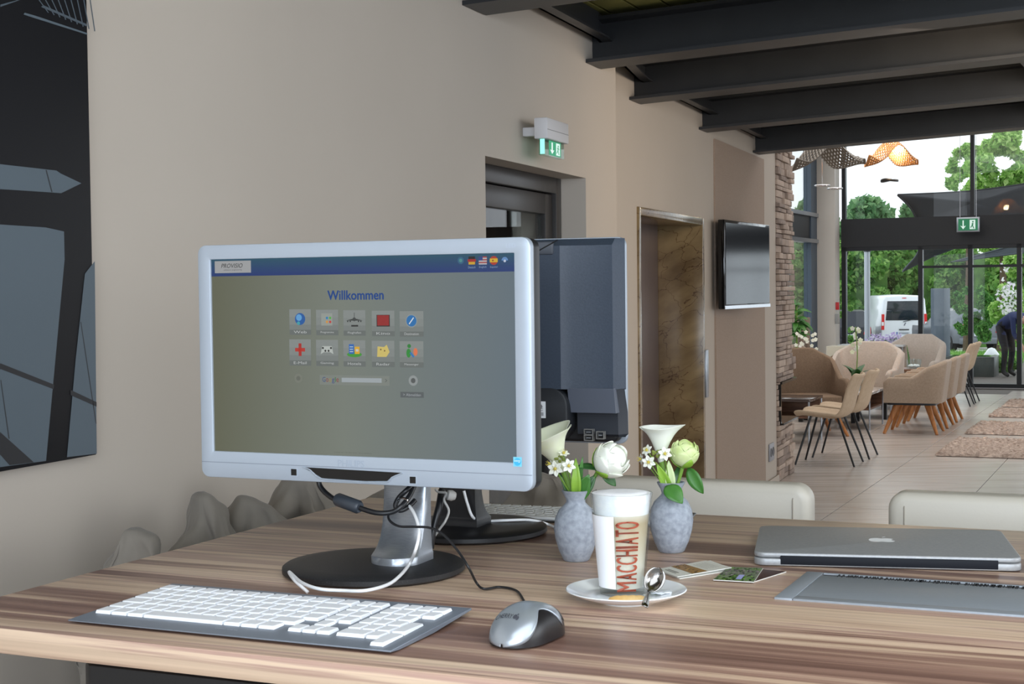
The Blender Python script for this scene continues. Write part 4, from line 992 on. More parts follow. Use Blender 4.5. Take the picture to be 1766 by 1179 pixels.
def calla(label, rim, base, axis, tipdir, L_, R, stembase, org):
    t = thing('calla_lily', label, 'flower', org); ax, e1, e2 = ortho(axis, tipdir); G = []
    b0 = V(base)-org
    for j in range(15):
        q = j/14; row = []
        for i in range(29):
            th = 2*pi*i/28-pi; cc = cos(th)
            r = R*(.12+.50*q+.36*q**3.0)*(1+.24*q**3*abs(cc)**5)
            wv = 1+.05*sin(3*th+1)*q**4
            h = L_*q*(1+.05*q*q*max(0, cc)**2) - L_*.05*max(0, q-.8)*5*(.8+.4*sin(2.5*th))
            if abs(th) > 2.6: r *= 1-.25*(abs(th)-2.6)*q
            row.append(b0+ax*h+(e1*cc+e2*sin(th))*r*wv)
        G.append(row)
    o = obj('bloom', MB().grid(G, 0), PETALG if L_ > .05 and 'left' in label else PETAL, t, ang=80); solid(o, .0008); subd(o, 1)
    obj('spadix', MB().tube([b0+ax*L_*.2, b0+ax*L_*.75], [.003, .002], 8), STAMEN, t)
    obj('stem', MB().tube([V(stembase)-org, (V(stembase)-org).lerp(b0, .5)+V((.001, 0, 0)), b0+ax*.004], [.0038, .0040, .005], 10, smooth=4), STEM, t)
    return t
def star(label, c, n, R, stembase, org, more=()):
    t = thing('star_flower', label, 'flower', org)
    for (cc, nn, RR) in ((c, n, R),)+tuple(more):
        nn, e1, e2 = ortho(nn, (0, 0, 1)); cc = V(cc)-org; mb = MB()
        for k in range(6):
            a = 2*pi*k/6+.2; d = (e1*cos(a)+e2*sin(a))+nn*.35; petal(mb, cc, d, nn, RR, RR*.62, cup=.25, curl=-.12, sharp=.8)
        o = obj('petals', mb, PETAL, t, ang=80); solid(o, .0004)
        s = MB(); s.ball(cc+nn*.003, .0026, 8)
        for k in range(6): a = 2*pi*k/6; s.tube([cc, cc+nn*.008+(e1*cos(a)+e2*sin(a))*.004], .0004, 4)
        obj('stamens', s, STAMEN, o)
        obj('flower_stalk', MB().tube([cc-nn*.001, V(stembase)-org], .0009, 6), STEM, t)
    return t
def peony(label, c, n, R, stembase, org, mp, mats_c, open_=1.0):
    t = thing('peony', label, 'flower', org); c = V(c)-org; ax, e1, e2 = ortho(n, (0, -1, 0)); rr = random.Random(5)
    obj('heart', MB().ball(c, R*.80, 16), mp, t)
    for lay, (k_, sc__, ph) in enumerate(((4, .90, 0), (5, .98, .5), (5, 1.04, 1.0))):
        for k in range(k_):
            a0 = 2*pi*k/k_+ph; G = []; tmax = 2.45-.42*lay
            for j in range(9):
                th = .15+ (tmax*(.95+.1*rr.random()*0))*j/8; row = []   # from the base upward
                for i in range(7):
                    q = i/3-1; wd = (2*pi/k_)*.72*(1-.45*(j/8)**5*abs(q)) ; a = a0+q*wd*(1 if j < 8 else .8)
                    rad = R*sc__*(1+.05*(j/8)**4*open_ - .02*abs(q))
                    th2 = th*(1-.12*abs(q)**2*(j/8)**2)
                    row.append(c-ax*(rad*cos(th2))*1.06+(e1*cos(a)+e2*sin(a))*(rad*sin(th2)))
                G.append(row)
            o = obj('petal', MB().grid(G), mp, t, ang=80); solid(o, .0009)
    s = MB()
    for k in range(3):
        a0 = 2*pi*k/3+.4; G = []
        for j in range(6):
            th = .1+1.15*j/5; row = []
            for i in range(5):
                q = i/2-1; a = a0+q*.7*(1-(j/5)**2*.9); row.append(c-ax*(R*1.12*cos(th))*1.06+(e1*cos(a)+e2*sin(a))*(R*1.1*sin(th)))
            G.append(row)
        s.grid(G)
    o = obj('calyx', s, mats_c, t, ang=80); solid(o, .0008)
    b_ = c-ax*R*1.08; obj('stem', MB().tube([V(stembase)-org, b_.lerp(V(stembase)-org, .4)+V((.0, 0, -.002)), b_+ax*.004], [.0028, .0028, .0034], 8, smooth=5), STEM, t)
    return t
# left bunch
def at1(px, py, dy=0): return aty(px, py, vc1.y+dy)
def at2(px, py, dy=0): return aty(px, py, vc2.y+dy)
m1 = vc1+V((0, 0, vh1-.02)); m2 = vc2+V((0, 0, vh2-.02))
b_ = at1(972, 813, -.0); calla('big cream calla lily at the left of the left vase', None, b_, at1(945, 752)-b_ + V((0, -.01, 0)), (at1(900, 750)-at1(950, 750)), .074, .042, m1+V((-.004, 0, 0)), vc1+V((0, 0, vh1)))
b_ = at1(985, 833, -.01)
lf = leaf('leaf', v1, vc1, m1, at1(993, 790, -.012), .016, LEAFL, fold=.5)
star('white star flowers in a cluster under the cream calla lily', at1(958, 808, -.03), (-.25, -1, .1), .0135, m1, vc1, more=((at1(980, 803, -.032), (.25, -1, .15), .0125), (at1(972, 783, -.028), (.1, -.5, 1), .010), (at1(950, 800, -.02), (-1, -.5, .3), .006)))
peony('full white peony bending right out of the left vase', at1(1056, 792, -.01), at1(1075, 780)-at1(1040, 808)+V((0, -.02, 0)), .0285, m1+V((.004, 0, 0)), vc1+V((0, 0, .0)), PETAL, LEAFL)
leaf('leaf', v1, vc1, at1(1035, 810, 0), at1(992, 806, -.01), .020, LEAFD, sag=.06)
leaf('leaf', v1, vc1, m1, at1(1016, 818, -.018), .026, LEAF, up=(0, -1, .2), sag=.02)
leaf('leaf', v1, vc1, m1, at1(1028, 818, 0), .02, LEAFD, up=(0, -1, .2), sag=.02)
leaf('leaf', v1, vc1, m1, at1(1005, 787, -.012), .010, LEAF, up=(0, -1, .1), sag=.02)
leaf('leaf', v1, vc1, m1, at1(966, 818, .0), .014, LEAFD, up=(0, -1, .3), sag=.02)
leaf('leaf', v1, vc1, at1(1038, 812), at1(1062, 838, .0), .018, LEAFD, up=(0, -1, .5), sag=.05)
leaf('leaf', v1, vc1, at1(1038, 812), at1(1066, 818, -.01), .014, LEAFL, up=(0, -1, .5), sag=-.05)
# right bunch
b_ = at2(1140, 797); calla('upright white calla lily in the right vase', None, b_, at2(1139, 730)-b_, (at2(1180, 735)-at2(1130, 738)), .062, .034, m2+V((-.003, 0, 0)), vc2+V((0, 0, vh2)))
star('white star flowers in a cluster under the upright calla lily', at2(1146, 782, -.03), (.15, -1, .1), .0125, m2, vc2, more=((at2(1119, 796, -.03), (-.3, -1, -.1), .0125), (at2(1117, 777, -.02), (-.7, -.6, .5), .011), (at2(1107, 791, -.01), (-1, -.3, 0), .009)))
peony('tight green-white peony bud in the right vase', at2(1181, 778, -.012), (.12, -.1, 1), .0235, m2+V((.005, 0, 0)), vc2, PEONYG, LEAFL, 0)
leaf('leaf', v2, vc2, m2, at2(1133, 800, -.018), .017, LEAFL, up=(0, -1, 0), fold=.5, sag=.02)
leaf('leaf', v2, vc2, m2, at2(1153, 794, -.012), .017, mat('pale_sepal', (206, 222, 170), .5), up=(0, -1, 0), fold=.5, sag=.02)
leaf('leaf', v2, vc2, at2(1187, 806), at2(1213, 851, -.01), .024, LEAF, up=(-.6, -1, .3), sag=.06)
leaf('leaf', v2, vc2, at2(1148, 838, -.022), at2(1177, 868, -.045), .030, LEAF, up=(0, -1, .6), sag=.08)
leaf('leaf', v2, vc2, m2, at2(1171, 800, .01), .014, LEAFD, up=(0, -1, 0))
buds = MB()
for k in range(14): buds.ball(at2(1132+random.uniform(-7, 8), 788+random.uniform(-12, 16), -.015)-vc2, .0028, 8)
obj('green_buds', buds, mat('bud_green', (124, 136, 60), .6), v2)
buds = MB()
for k in range(10): buds.ball(at1(962+random.uniform(-8, 14), 789+random.uniform(-8, 8), -.018)-vc1, .0028, 8)
obj('green_buds', buds, mat('bud_green', (124, 136, 60), .6), v1)

# ------------------------------------------------------------ laptop
lp0 = atz(1300, 966, ZT+.009); lp1 = atz(1764, 977, ZT+.009)
lrz = atan2(lp1.y-lp0.y, lp1.x-lp0.x); LW = (lp1-lp0).length
lb = atz(1306, 903, ZT+.024); LI = frame((lp0.x, lp0.y, ZT), lrz).inverted(); LDp = (LI @ lb).y
lap = thing('laptop', 'closed aluminium laptop lying on the right of the desk', 'laptop', (lp0.x, lp0.y, ZT), lrz)
def rr2(x0, y0, x1, y1, r, n=6): return rrect(x0, y0, x1, y1, r, n)
obj('base', MB().prism(rr2(0, 0, LW, LDp, .018), .0015, .0125, 'xy'), ALU, lap, bevel=.002)
obj('lid', MB().prism(rr2(0, .003, LW, LDp, .018), .0135, .0215, 'xy'), ALU, lap, bevel=.0025, seg=3)
obj('hinge_bar', MB().b2((LW*.102, -.0006, .0035), (LW*.912, .012, .0172)), mat('hinge_black', (22, 25, 32), .6, spec=.2), lap, bevel=.001)
al = lambda a, b, l: (LW/2+a, LDp*.52+b, .0216+l)
P = Print(al); ap = (240, 243, 246); R_ = .022
# fruit logo with a bite; its top points to the far side... towards the camera side of the lid
pts = []
for i in range(40):
    a = 2*pi*i/40; r = R_*(1+.06*cos(2*a)-.05*cos(4*a)); x = r*cos(a)*.95; y = r*sin(a)
    if y > 0: y -= .0035*exp(-(x/.004)**2)
    else: y += .004*exp(-(x/.0055)**2)
    d = sqrt((x-.0255)**2+(y-.003)**2)
    if d < .0103: x = .0255-(.0103**2-min(.0103**2, (y-.003)**2))**.5
    pts.append((x, y))
P.poly([p for p in pts], ap, 1)
P.poly([(.001+.0055*t-.0042*s_, .0255+.010*t) for t, s_ in ((0, 0), (.35, .45), (.8, .5), (1, 0), (.8, -.45), (.35, -.5))], ap, 1)
P.build('lid_logo', lap)
for k in ((.03, .03), (LW-.03, .03), (.03, LDp-.03), (LW-.03, LDp-.03)): obj('foot', MB().lathe([(.006, 0), (.006, .0016)], 12, (k[0], k[1], 0)), BLACKP, lap)

# ------------------------------------------------------------ cards
def card(label, corners, z, painter, name='menu_card', t=.0012):
    c = [atz(px, py, z) for px, py in corners]; o0 = c[0].copy(); e = c[1]-c[0]; rz = atan2(e.y, e.x)
    Mi = frame((o0.x, o0.y, z-t), rz).inverted(); L = [Mi @ q for q in c]
    w_ = (L[1].x+L[2].x-L[3].x)/2; d_ = (L[2].y+L[3].y)/2
    th = thing(name, label, 'card', (o0.x, o0.y, z-t), rz); sk = (L[3].x+L[2].x-L[1].x)/2
    obj('card_body', MB().prism([(p.x, p.y) for p in L], 0, t, 'xy'), mat('card_white', (226, 226, 220), .4), th)
    a, b_, c_, d__ = L
    def f(s, q, l): 
        p = a*(1-s)*(1-q)+b_*s*(1-q)+c_*s*q+d__*(1-s)*q; return (p.x, p.y, t+l)
    P = Print(f, step=.0002); painter(P); P.build('print', th)
rc2 = random.Random(8)
def p1(P):
    P.rect(.02, .02, .98, .98, (214, 212, 202), 1)
    P.rect(.28, .02, .56, .98, (150, 112, 60), 2)
    for k in range(40): x = rc2.uniform(.29, .53); y = rc2.uniform(.03, .95); P.rect(x, y, x+.03, y+.05, rc2.choice(((96, 64, 34), (206, 160, 84), (60, 52, 40), (176, 138, 70))), 3)
    for k in range(2): P.rect(.08+.05*k, .3, .11+.05*k, .8, (130, 126, 116), 2)
    for k in range(5): P.rect(.64+.055*k, .2, .65+.055*k, .8, (168, 164, 154), 2)
def p2(P):
    P.rect(.02, .02, .98, .98, (216, 216, 210), 1); P.rect(.05, .1, .2, .4, (130, 104, 70), 2)
def p3(P):
    P.rect(.0, .0, 1, 1, (118, 130, 104), 1)
    for k in range(260):
        x = rc2.random()*.93; y = rc2.random()*.92; c = rc2.choice(((70, 120, 40), (104, 160, 52), (60, 90, 50), (136, 190, 70)) if (y < .35 or y > .8) else ((140, 132, 136), (120, 116, 110), (168, 150, 160), (100, 120, 90)))
        P.rect(x, y, x+rc2.uniform(.02, .06), y+rc2.uniform(.03, .07), c, 2)
    P.rect(.52, .1, .66, .42, (168, 172, 226), 3)
def p4(P):
    P.rect(0, 0, 1, 1, (72, 48, 44), 1)
    for k in range(30): x = rc2.random()*.4; y = rc2.uniform(.3, .9); P.rect(x, y, x+.08, y+.08, rc2.choice(((180, 130, 40), (120, 70, 40), (96, 60, 50))), 2)
    P.rect(.3, .9, 1, 1, (190, 196, 204), 2)
card('lower pale menu card showing under the upper one, right of the saucer', [(1172, 997), (1268, 982), (1225, 966), (1134, 984)], ZT+.0014, p2)
card('upper pale menu card with a food photo band, right of the saucer', [(1168, 994), (1262, 978), (1217, 966), (1132, 981)], ZT+.0040, p1)
card('dark brown picture card sticking out right of the garden postcard', [(1299, 1003), (1356, 985), (1312, 981), (1270, 990)], ZT+.0013, p4, 'picture_card')
card('green garden postcard lying between menu cards and laptop', [(1230, 999), (1300, 1003), (1316, 979), (1256, 977)], ZT+.0030, p3, 'picture_card')
# ------------------------------------------------------------ picture on the wall
OFF = .03
def wl(px, py, c=cA, off=OFF): return onwall(px, py, c, off)
sR, zB = wl(166, 783); zB = wl(167, 783.5)[1]; sL = wl(-560, 900)[0]; zT_ = wl(150, -330)[1]
pic = thing('wall_picture', 'large unframed photo print of dark steel beams on the left wall', 'picture', WA @ V((sL, 0, zB)), WRZ)
WP, HP = sR-sL, zT_-zB
obj('panel', MB().b2((0, -OFF, 0), (WP, -.004, HP)), mat('picture_dark', (20, 20, 24), .5, spec=.2), pic, bevel=.001)
P = Print(lambda a, b, l: (a, -OFF-.0004-l, b))
def PP(pts, col, layer=1): P.poly([(wl(x, y)[0]-sL, wl(x, y)[1]-zB) for x, y in pts], col, layer)
G1, G2, DK, DM = (80, 92, 101), (70, 80, 89), (20, 20, 24), (36, 38, 43)
PP([(-500, 240), (0, 283), (97, 294), (104, 299), (140, 316), (105, 333), (78, 331), (0, 326), (-500, 300)], G1)
PP([(-200, 372), (0, 387), (78, 392), (110, 399), (111, 447), (79, 794.5), (-200, 832)], G1)
PP([(163, 450), (146, 472), (130, 620), (115, 788), (166.5, 782)], G1)
PP([(-500, 360), (-230, 380), (-240, 830), (-500, 860)], G2)
PP([(0, 626), (0, 636), (92, 671), (93, 663)], DK, 2); PP([(-200, 545), (-200, 556), (0, 637), (0, 627)], DK, 2)
PP([(121, 672), (166, 693), (166, 701), (121, 681)], DK, 2)
PP([(0, 745), (58, 797), (16, 802), (0, 784)], DK, 2); PP([(0, 745), (0, 784), (-60, 800), (-120, 740)], DK, 2)
PP([(78, 293), (80, 293), (90, 331), (88, 331)], DM, 2); PP([(0, 655), (1.5, 655), (16, 756), (14, 756)], DM, 2); PP([(138, 555), (139.5, 555), (166, 730), (164.5, 730)], DM, 2)
for k in range(9):
    PP([(66+k*11, 0), (68+k*11, 0), (84+k*10, 22+k*4), (82+k*10, 22+k*4)], G2, 1)
PP([(40, 25), (55, 30), (150, 60), (150, 57), (60, 27), (42, 22)], G1, 2); PP([(70, 12), (150, 46), (150, 42), (74, 9)], G2, 2); PP([(0, 8), (30, 0), (34, 0), (0, 12)], G2, 2)
P.build('print', pic)

# ------------------------------------------------------------ wall mounted exit sign
sa, za_ = onwall(944, 236, cA, .12); sb = onwall(981, 240, cA, .12)[0]
zt_ = onwall(944, 202, cA, .12)[1]; zh_ = onwall(944, 238, cA, .12)[1]; zp_ = onwall(944, 266, cA, .12)[1]
ex = thing('exit_sign', 'white wall-mounted exit sign with a lit green plate above the door', 'sign', WA @ V((sa, 0, 0)), WRZ)
Wd = sb-sa
obj('housing', MB().b2((0, -.12, zh_), (Wd, -.065, zt_)), mat('sign_white', (206, 204, 206), .5), ex, bevel=.004)
obj('housing_seam', MB().b2((.003, -.1207, (zh_+zt_)/2-.006), (Wd-.003, -.119, (zh_+zt_)/2-.004)), DMAT if False else mat('seam_dark', (110, 110, 112), .6), ex)
obj('bracket', MB().b2((.05, -.066, zt_-.065), (.09, .0, zt_-.03)), mat('sign_white', 0), ex, bevel=.003)
obj('plate', MB().b2((.012, -.105, zp_), (Wd-.02, -.080, zh_)), glassmat('sign_acrylic', (225, 240, 235), 1), ex)
gw = (Wd-.05)
P = Print(lambda a, b, l: (.02+a*gw, -.1055-l, zp_+.004+b*(zh_-zp_-.006)), 'lit')
GR_ = (8, 152, 104); P.rect(.18, 0, .86, 1, GR_, 1); P.line(.36, .9, .36, .3, .07, (235, 255, 246), 2); P.poly([(.24, .4), (.36, .1), (.48, .4), (.36, .33)], (235, 255, 246), 2)
P.rect(.58, .08, .80, .92, (225, 250, 240), 2); P.disc(.70, .74, .035, GR_, 3, ry=.06); P.poly([(.66, .66), (.73, .66), (.71, .4), (.76, .16), (.72, .14), (.68, .36), (.62, .2), (.60, .24), (.66, .44)], GR_, 3); P.line(.62, .6, .77, .52, .03, GR_, 3)
P.build('lit_pictogram', ex)
obj('lit_end', MB().b2((.0105, -.1045, zp_+.004), (.0120, -.0860, zh_-.001)), mat('lit_green_edge', (0, 0, 0), .3, emit=(150, 250, 230), es=1), ex)

# ------------------------------------------------------------ television
o_t = .10
pA = hit(1249, 378, WB @ V((0, -o_t, 0)), WB.to_3x3() @ V((0, 1, 0)))
zb1 = aty(1254, 533, pA.y).z; zt1_ = pA.z
Hh = zt1_-zb1
pB = ray(1327, 388); tB = (CAM.z*0+zt1_-CAM.z)/pB.z; pB = CAM+pB*tB
trz = atan2(pB.y-pA.y, pB.x-pA.x); TWd = min((pB-pA).length, 1.75)
# same angle as the wall but turned slightly into the room
dB = V((cos(trz), sin(trz), 0))
tv = thing('television', 'flat black television on the textured wall panel, reflecting the windows', 'television', (pA.x, pA.y, zb1), trz)
obj('housing', MB().b2((0, .0, 0), (TWd, .045, Hh)), BLACKG, tv, bevel=.006)
obj('screen', MB().b2((.02, -.003, .03), (TWd-.02, .001, Hh-.02)), mat('tv_glass', (12, 14, 20), .10, spec=.55), tv)
obj('bottom_trim', MB().b2((0, -.004, 0), (TWd, .0, .022)), CHROME, tv)
obj('wall_mount', MB().b2((TWd*.3, .045, Hh*.3), (TWd*.5, .11, Hh*.7)), LEGB, tv)

# ------------------------------------------------------------ leather chairs at the desk
def leather_chair(label, u, v, w_, top):
    t = thing('bar_chair', label, 'chair', uv(u, v, 0), RZ, None)
    b = MB(); zt2 = top; z0 = .92
    prof = rrect(-w_/2, z0, w_/2, zt2, .035, 6)
    b.prism(prof, -.035, .035, 'xz'); o = obj('backrest', b, LEATHER, t, bevel=.018, seg=3, ang=50)
    for sg in (-1, 1):
        s = MB(); s.tube([(sg*(w_/2-.034), -.0365, z0+.03), (sg*(w_/2-.034), -.0365, zt2-.03), (sg*(w_/2-.034), -.02, zt2-.0085), (sg*(w_/2-.034), .02, zt2-.0085), (sg*(w_/2-.034), .0365, zt2-.03)], .0013, 5)
        obj('seam', s, mat('leather_seam', (160, 152, 140), .6), t)
    obj('seat', MB().prism(rrect(-w_/2, -.44, w_/2, .0, .04), .74, .84, 'xy'), LEATHER, t, bevel=.015, seg=3, ang=50)
    for sg in (-1, 1): obj('back_post', MB().b2((sg*(w_/2-.07)-.015, -.03, .74), (sg*(w_/2-.07)+.015, .0, .95)), LEGB, t)
    for sx in (-1, 1):
        for yy in (-.40, -.04): obj('leg', MB().b2((sx*(w_/2-.03)-.015, yy-.015, 0), (sx*(w_/2-.03)+.015, yy+.015, .74)), LEGB, t)
    obj('footrest', MB().b2((-w_/2+.045, -.41, .28), (w_/2-.045, -.39, .30)), LEGB, t)
    return t
ch = []
vch = 3.10
def onv(px, py, v):
    return hit(px, py, uv(0, v), D1)
r1_ = onv(1402, 860, vch); l1_ = r1_.dot(D2)-.50
leather_chair('cream leather high chair beyond the desk, left of the two, behind the right vase', r1_.dot(D2)-.25, vch, .50, onv(1380, 833, vch).z)
l2_ = onv(1535, 870, vch).dot(D2)
leather_chair('cream leather high chair beyond the desk behind the laptop', l2_+.25, vch, .50, onv(1600, 847, vch).z)

# ------------------------------------------------------------ chairs with loose cloth covers, left of the desk
rc3 = random.Random(12)
def draped(label, P0, aL, aR, rz, seed, wm=.17):
    t = thing('covered_chair', label, 'chair', (P0.x, P0.y, 0), rz); H = P0.z; r_ = random.Random(seed); pr = [r_.uniform(0, 6) for _ in range(8)]
    G = []; NZ = 30; NA = 64; w_ = wm
    for j in range(NZ+1):
        q = j/NZ; dep_ = .006+(H-.35)*(q**1.7); z = H-dep_; row = []
        hL = min(wm, aL*(dep_/.1)**.72+.012); hR = min(wm, aR*(dep_/.1)**.72+.012); hd_ = .012+.07*min(1, dep_/.25)**.8+.03*q
        k1 = min(1, dep_/.12)
        for i in range(NA):
            a = 2*pi*i/NA
            f = 1+k1*(.13*sin(3*a+pr[0]+dep_*9)+.10*sin(5*a+pr[1]-dep_*16)+.07*sin(8*a+pr[2]+dep_*24)+.04*sin(13*a+pr[3]))
            x = (hL if cos(a) < 0 else hR)*cos(a)*(1+(f-1)*.6); y = hd_*sin(a)*(1+(f-1)*3.2)
            row.append((x, y, z+.012*k1*sin(14*x/.2+pr[4]+20*dep_)))
        G.append(row)
    top = [[(0, 0, H)]*NA]
    mb = MB(); mb.grid(top+G, 0, True)
    o = obj('cloth_cover', mb, CLOTH, t, merge=True, ang=80); subd(o, 1)
    tx = bpy.data.textures.new('folds', 'CLOUDS'); tx.noise_scale = .09; tx.noise_depth = 1
    dm = o.modifiers.new('folds', 'DISPLACE'); dm.texture = tx; dm.strength = .055; dm.mid_level = .5; dm.texture_coords = 'GLOBAL'
    for sx in (-1, 1):
        for sy in (-1, 1): obj('leg', MB().tube([(sx*w_*.3, sy*.1, 0), (sx*w_*.28, sy*.08, .5)], .014, 8), LEGB, t)
    return t
dr_ = -0.9
CR = WRZ-pi/2
draped('chair under a loose taupe cloth, leftmost, half hidden by the desk edge', aty(226, 903, 2.95), .035, .085, CR, 1)
draped('chair under a tall peaked taupe cloth left of the front monitor', aty(352, 853, 3.25), .038, .075, CR, 2, .14)
draped('chair under a rumpled low taupe cloth by the left desk edge', aty(425, 850, 3.38), .07, .12, CR, 3, .14)
draped('chair under a broad taupe cloth behind the lower left of the front monitor', aty(520, 815, 3.62), .085, .085, CR, 4)
draped('chair under a dark folded taupe cloth behind the left vase', aty(945, 812, 3.75), .13, .10, CR, 6, .2)
draped('chair under a taupe cloth behind the stand of the front monitor', aty(655, 842, 3.85), .08, .08, CR, 9)

# ------------------------------------------------------------ lounge furniture
def fl_at(px, py): return atz(px, py, 0)
def ss(a, b, x): t = max(0, min(1, (x-a)/(b-a))); return t*t*(3-2*t)
def tub(mbm, name, parent, w_, d_, z0, ha, hb, th=.07, flare=.06, sq=.2, backw=.5, shoulder=.5):
    # U-shaped shell, open towards -y
    def path(t, inset, z):
        k = flare*(z-z0)/(hb-z0)
        W2 = w_/2-inset+k*.5; D = d_-inset*1
        a = (t+1)/2            # 0 left front .. 1 right front
        L1 = D-sq*.5; Lb = 2*W2-sq; tot = 2*L1+Lb+sq*1.2
        s = a*tot; r = sq*.5; la = pi/2*r*.764
        # piecewise: left side, corner, back, corner, right side
        seg = [L1, (tot-2*L1-Lb)/2, Lb, (tot-2*L1-Lb)/2, L1]
        x, y = -W2, -d_/2
        if s <= seg[0]: return (-W2, -d_/2+s)
        s -= seg[0]
        if s <= seg[1]:
            th_ = s/seg[1]*pi/2; return (-W2+r-r*cos(th_), -d_/2+L1+r*sin(th_)+k*sin(th_))
        s -= seg[1]
        if s <= seg[2]: return (-W2+r+s*(2*W2-2*r)/seg[2], -d_/2+L1+r+k)
        s -= seg[2]
        if s <= seg[3]:
            th_ = s/seg[3]*pi/2; return (W2-r+r*sin(th_), -d_/2+L1+r*cos(th_)+k*cos(th_))
        s -= seg[3]; return (W2, -d_/2+L1-s)
    N = 36; G = []
    for i in range(N+1):
        t = i/N*2-1; h = ha+(hb-ha)*(1-max(0, min(1, (abs(t)-backw+shoulder/2)/shoulder)))
        # front ends round down
        e = ss(.93, 1.0, abs(t)); h -= e*.05
        row = []
        for (ins, z) in ((0, z0), (0, z0+(h-z0)*.5), (0, h-th*.35), (th*.25, h-.005), (th*.75, h-.005), (th, h-th*.35), (th, z0+(h-z0)*.5), (th, z0)):
            x, y = path(t, ins, z); row.append((x, y, z))
        G.append(row)
    mb = MB(); mb.grid(G); n = len(mb.v); K = 8
    mb.f.append(tuple(range(K))[::-1]); mb.m.append(0); mb.f.append(tuple(n-K+k for k in range(K))); mb.m.append(0)
    for i in range(N): a = i*K; mb.f.append((a, a+K, a+K+K-1, a+K-1)); mb.m.append(0)
    return obj(name, mb, mbm, parent, ang=60)
def armchair(label, p, rz, w_=.66, d_=.62, hb=.79, ha=.60, m_=FTAUPE, mi=None, wood=True, group=None, z0=.34, backw=.42, shoulder=.35):
    t = thing('armchair', label, 'armchair', (p.x, p.y, 0), rz, group)
    tub(m_, 'shell', t, w_, d_, z0, ha, hb, backw=backw, shoulder=shoulder)
    obj('seat_cushion', MB().prism(rrect(-w_/2+.075, -d_/2-.0, w_/2-.075, d_/2-.12, .05), z0+.0, z0+.13, 'xy'), mi or m_, t, bevel=.02, seg=3, ang=50)
    obj('underframe', MB().prism(rrect(-w_/2+.03, -d_/2+.02, w_/2-.03, d_/2-.06, .06), z0-.025, z0-.001, 'xy'), LEGB, t)
    for sx in (-1, 1):
        for sy in (-1, 1):
            if wood: obj('leg', MB().tube([(sx*(w_/2-.16), sy*(d_/2-.14)-.02, z0-.02), (sx*(w_/2-.03), sy*(d_/2-.02)-.02, 0)], [.036, .016], 8), OAK, t, ang=50)
            else: obj('leg', MB().b2((sx*(w_/2-.08)-.02, sy*(d_/2-.1)-.02, 0), (sx*(w_/2-.08)+.02, sy*(d_/2-.1)+.02, z0-.02)), LEGB, t)
    return t
# row of three small armchairs with oak legs: facing left (-D2)
c0 = (fl_at(1531, 747)+fl_at(1608, 750))/2 + D1*.22
face = RZ-pi/2    # local -y towards -D2
for k, lb in enumerate(('taupe armchair with splayed oak legs, nearest of the row of three', 'taupe armchair with splayed oak legs, middle of the row of three', 'taupe armchair with splayed oak legs, farthest of the row of three')):
    armchair(lb, c0+D1*.80*k+D2*.03, face, w_=.56, d_=.60, hb=.80, ha=.62, group=None)
# shell chairs
def shell_chair(label, p, rz):
    t = thing('shell_chair', label, 'chair', (p.x, p.y, 0), rz)
    pr = [(-.27, .445), (-.22, .465), (-.12, .455), (0, .44), (.10, .435), (.17, .455), (.205, .50), (.225, .58), (.245, .66), (.27, .74), (.30, .80), (.315, .825)]
    G = []
    for j, (y, z) in enumerate(pr):
        q = j/(len(pr)-1); w_ = .235 if q < .5 else .235-.05*(q-.5)*2; w_ *= (.86 if j in (0, len(pr)-1) else 1); row = []
        for i in range(13):
            a = i/6-1; e = abs(a)**3
            ly, lz = (0, 1) if q < .45 else (-1, .12)
            rise = (.045 if q < .45 else .05)*e + .0045*abs(sin(a*pi*3))
            row.append((a*w_, y+ly*rise, z+lz*rise))
        G.append(row)
    o = obj('shell', MB().grid(G), FBEIGE, t, ang=80); solid(o, .028, 1); subd(o, 1)
    for sx in (-1, 1):
        obj('leg', MB().tube([(sx*.14, -.12, .44), (sx*.21, -.25, 0)], [.011, .009], 8), LEGB, t)
        obj('leg', MB().tube([(sx*.14, .12, .43), (sx*.21, .28, 0)], [.011, .009], 8), LEGB, t)
    obj('crossbar', MB().tube([(-.14, -.12, .435), (.14, -.12, .435)], .008, 6), LEGB, t); obj('crossbar', MB().tube([(-.14, .12, .425), (.14, .12, .425)], .008, 6), LEGB, t)
    return t
n_ = fl_at(1466, 806); n2 = fl_at(1373, 800)
cc = (n_+n2)/2+D1*.21
shell_chair('beige fabric shell chair on black legs, nearer of the front left pair', cc, face)
shell_chair('beige fabric shell chair on black legs, farther of the front left pair', cc+D1*.62+D2*.02, face)
n_ = fl_at(1672, 701); cc = n_-D2*.27+D1*.21
shell_chair('beige fabric shell chair on black legs, nearer of the pair by the glass front', cc, face)
shell_chair('beige fabric shell chair on black legs, farther of the pair by the glass front', cc+D1*.60, face)
# lounge tub chairs
def atY(px, z, Y):
    P = aty(px, 600, Y); return V((P.x, Y, z))
armchair('dark brown woven high-backed armchair beside the stone pillar', atY(1392, 0, 16.4)+V((-.05, 0, 0)), RZ+radians(28), w_=.84, d_=.74, hb=.93, ha=.62, m_=FBROWN, z0=.30, backw=.46, shoulder=.5)
armchair('large pale taupe lounge chair facing the camera in the middle of the lounge', atY(1488, 0, 18.45), RZ-radians(4), w_=.84, d_=.74, hb=.92, ha=.60, m_=FPALE, wood=False, z0=.22, backw=.44, shoulder=.5)
armchair('brown woven lounge chair turned away behind the large pale one', atY(1538, 0, 19.8)-D2*.30, RZ+radians(165), w_=.85, d_=.8, hb=.80, ha=.50, m_=FBROWN, wood=False, z0=.22, backw=.36, shoulder=.5)
armchair('pale taupe lounge chair nearest to the glass front', atY(1572, 0, 21.6), RZ-radians(6), w_=.80, d_=.78, hb=.90, ha=.54, m_=FPALE, mi=FBROWN, wood=False, z0=.22, backw=.42, shoulder=.5)
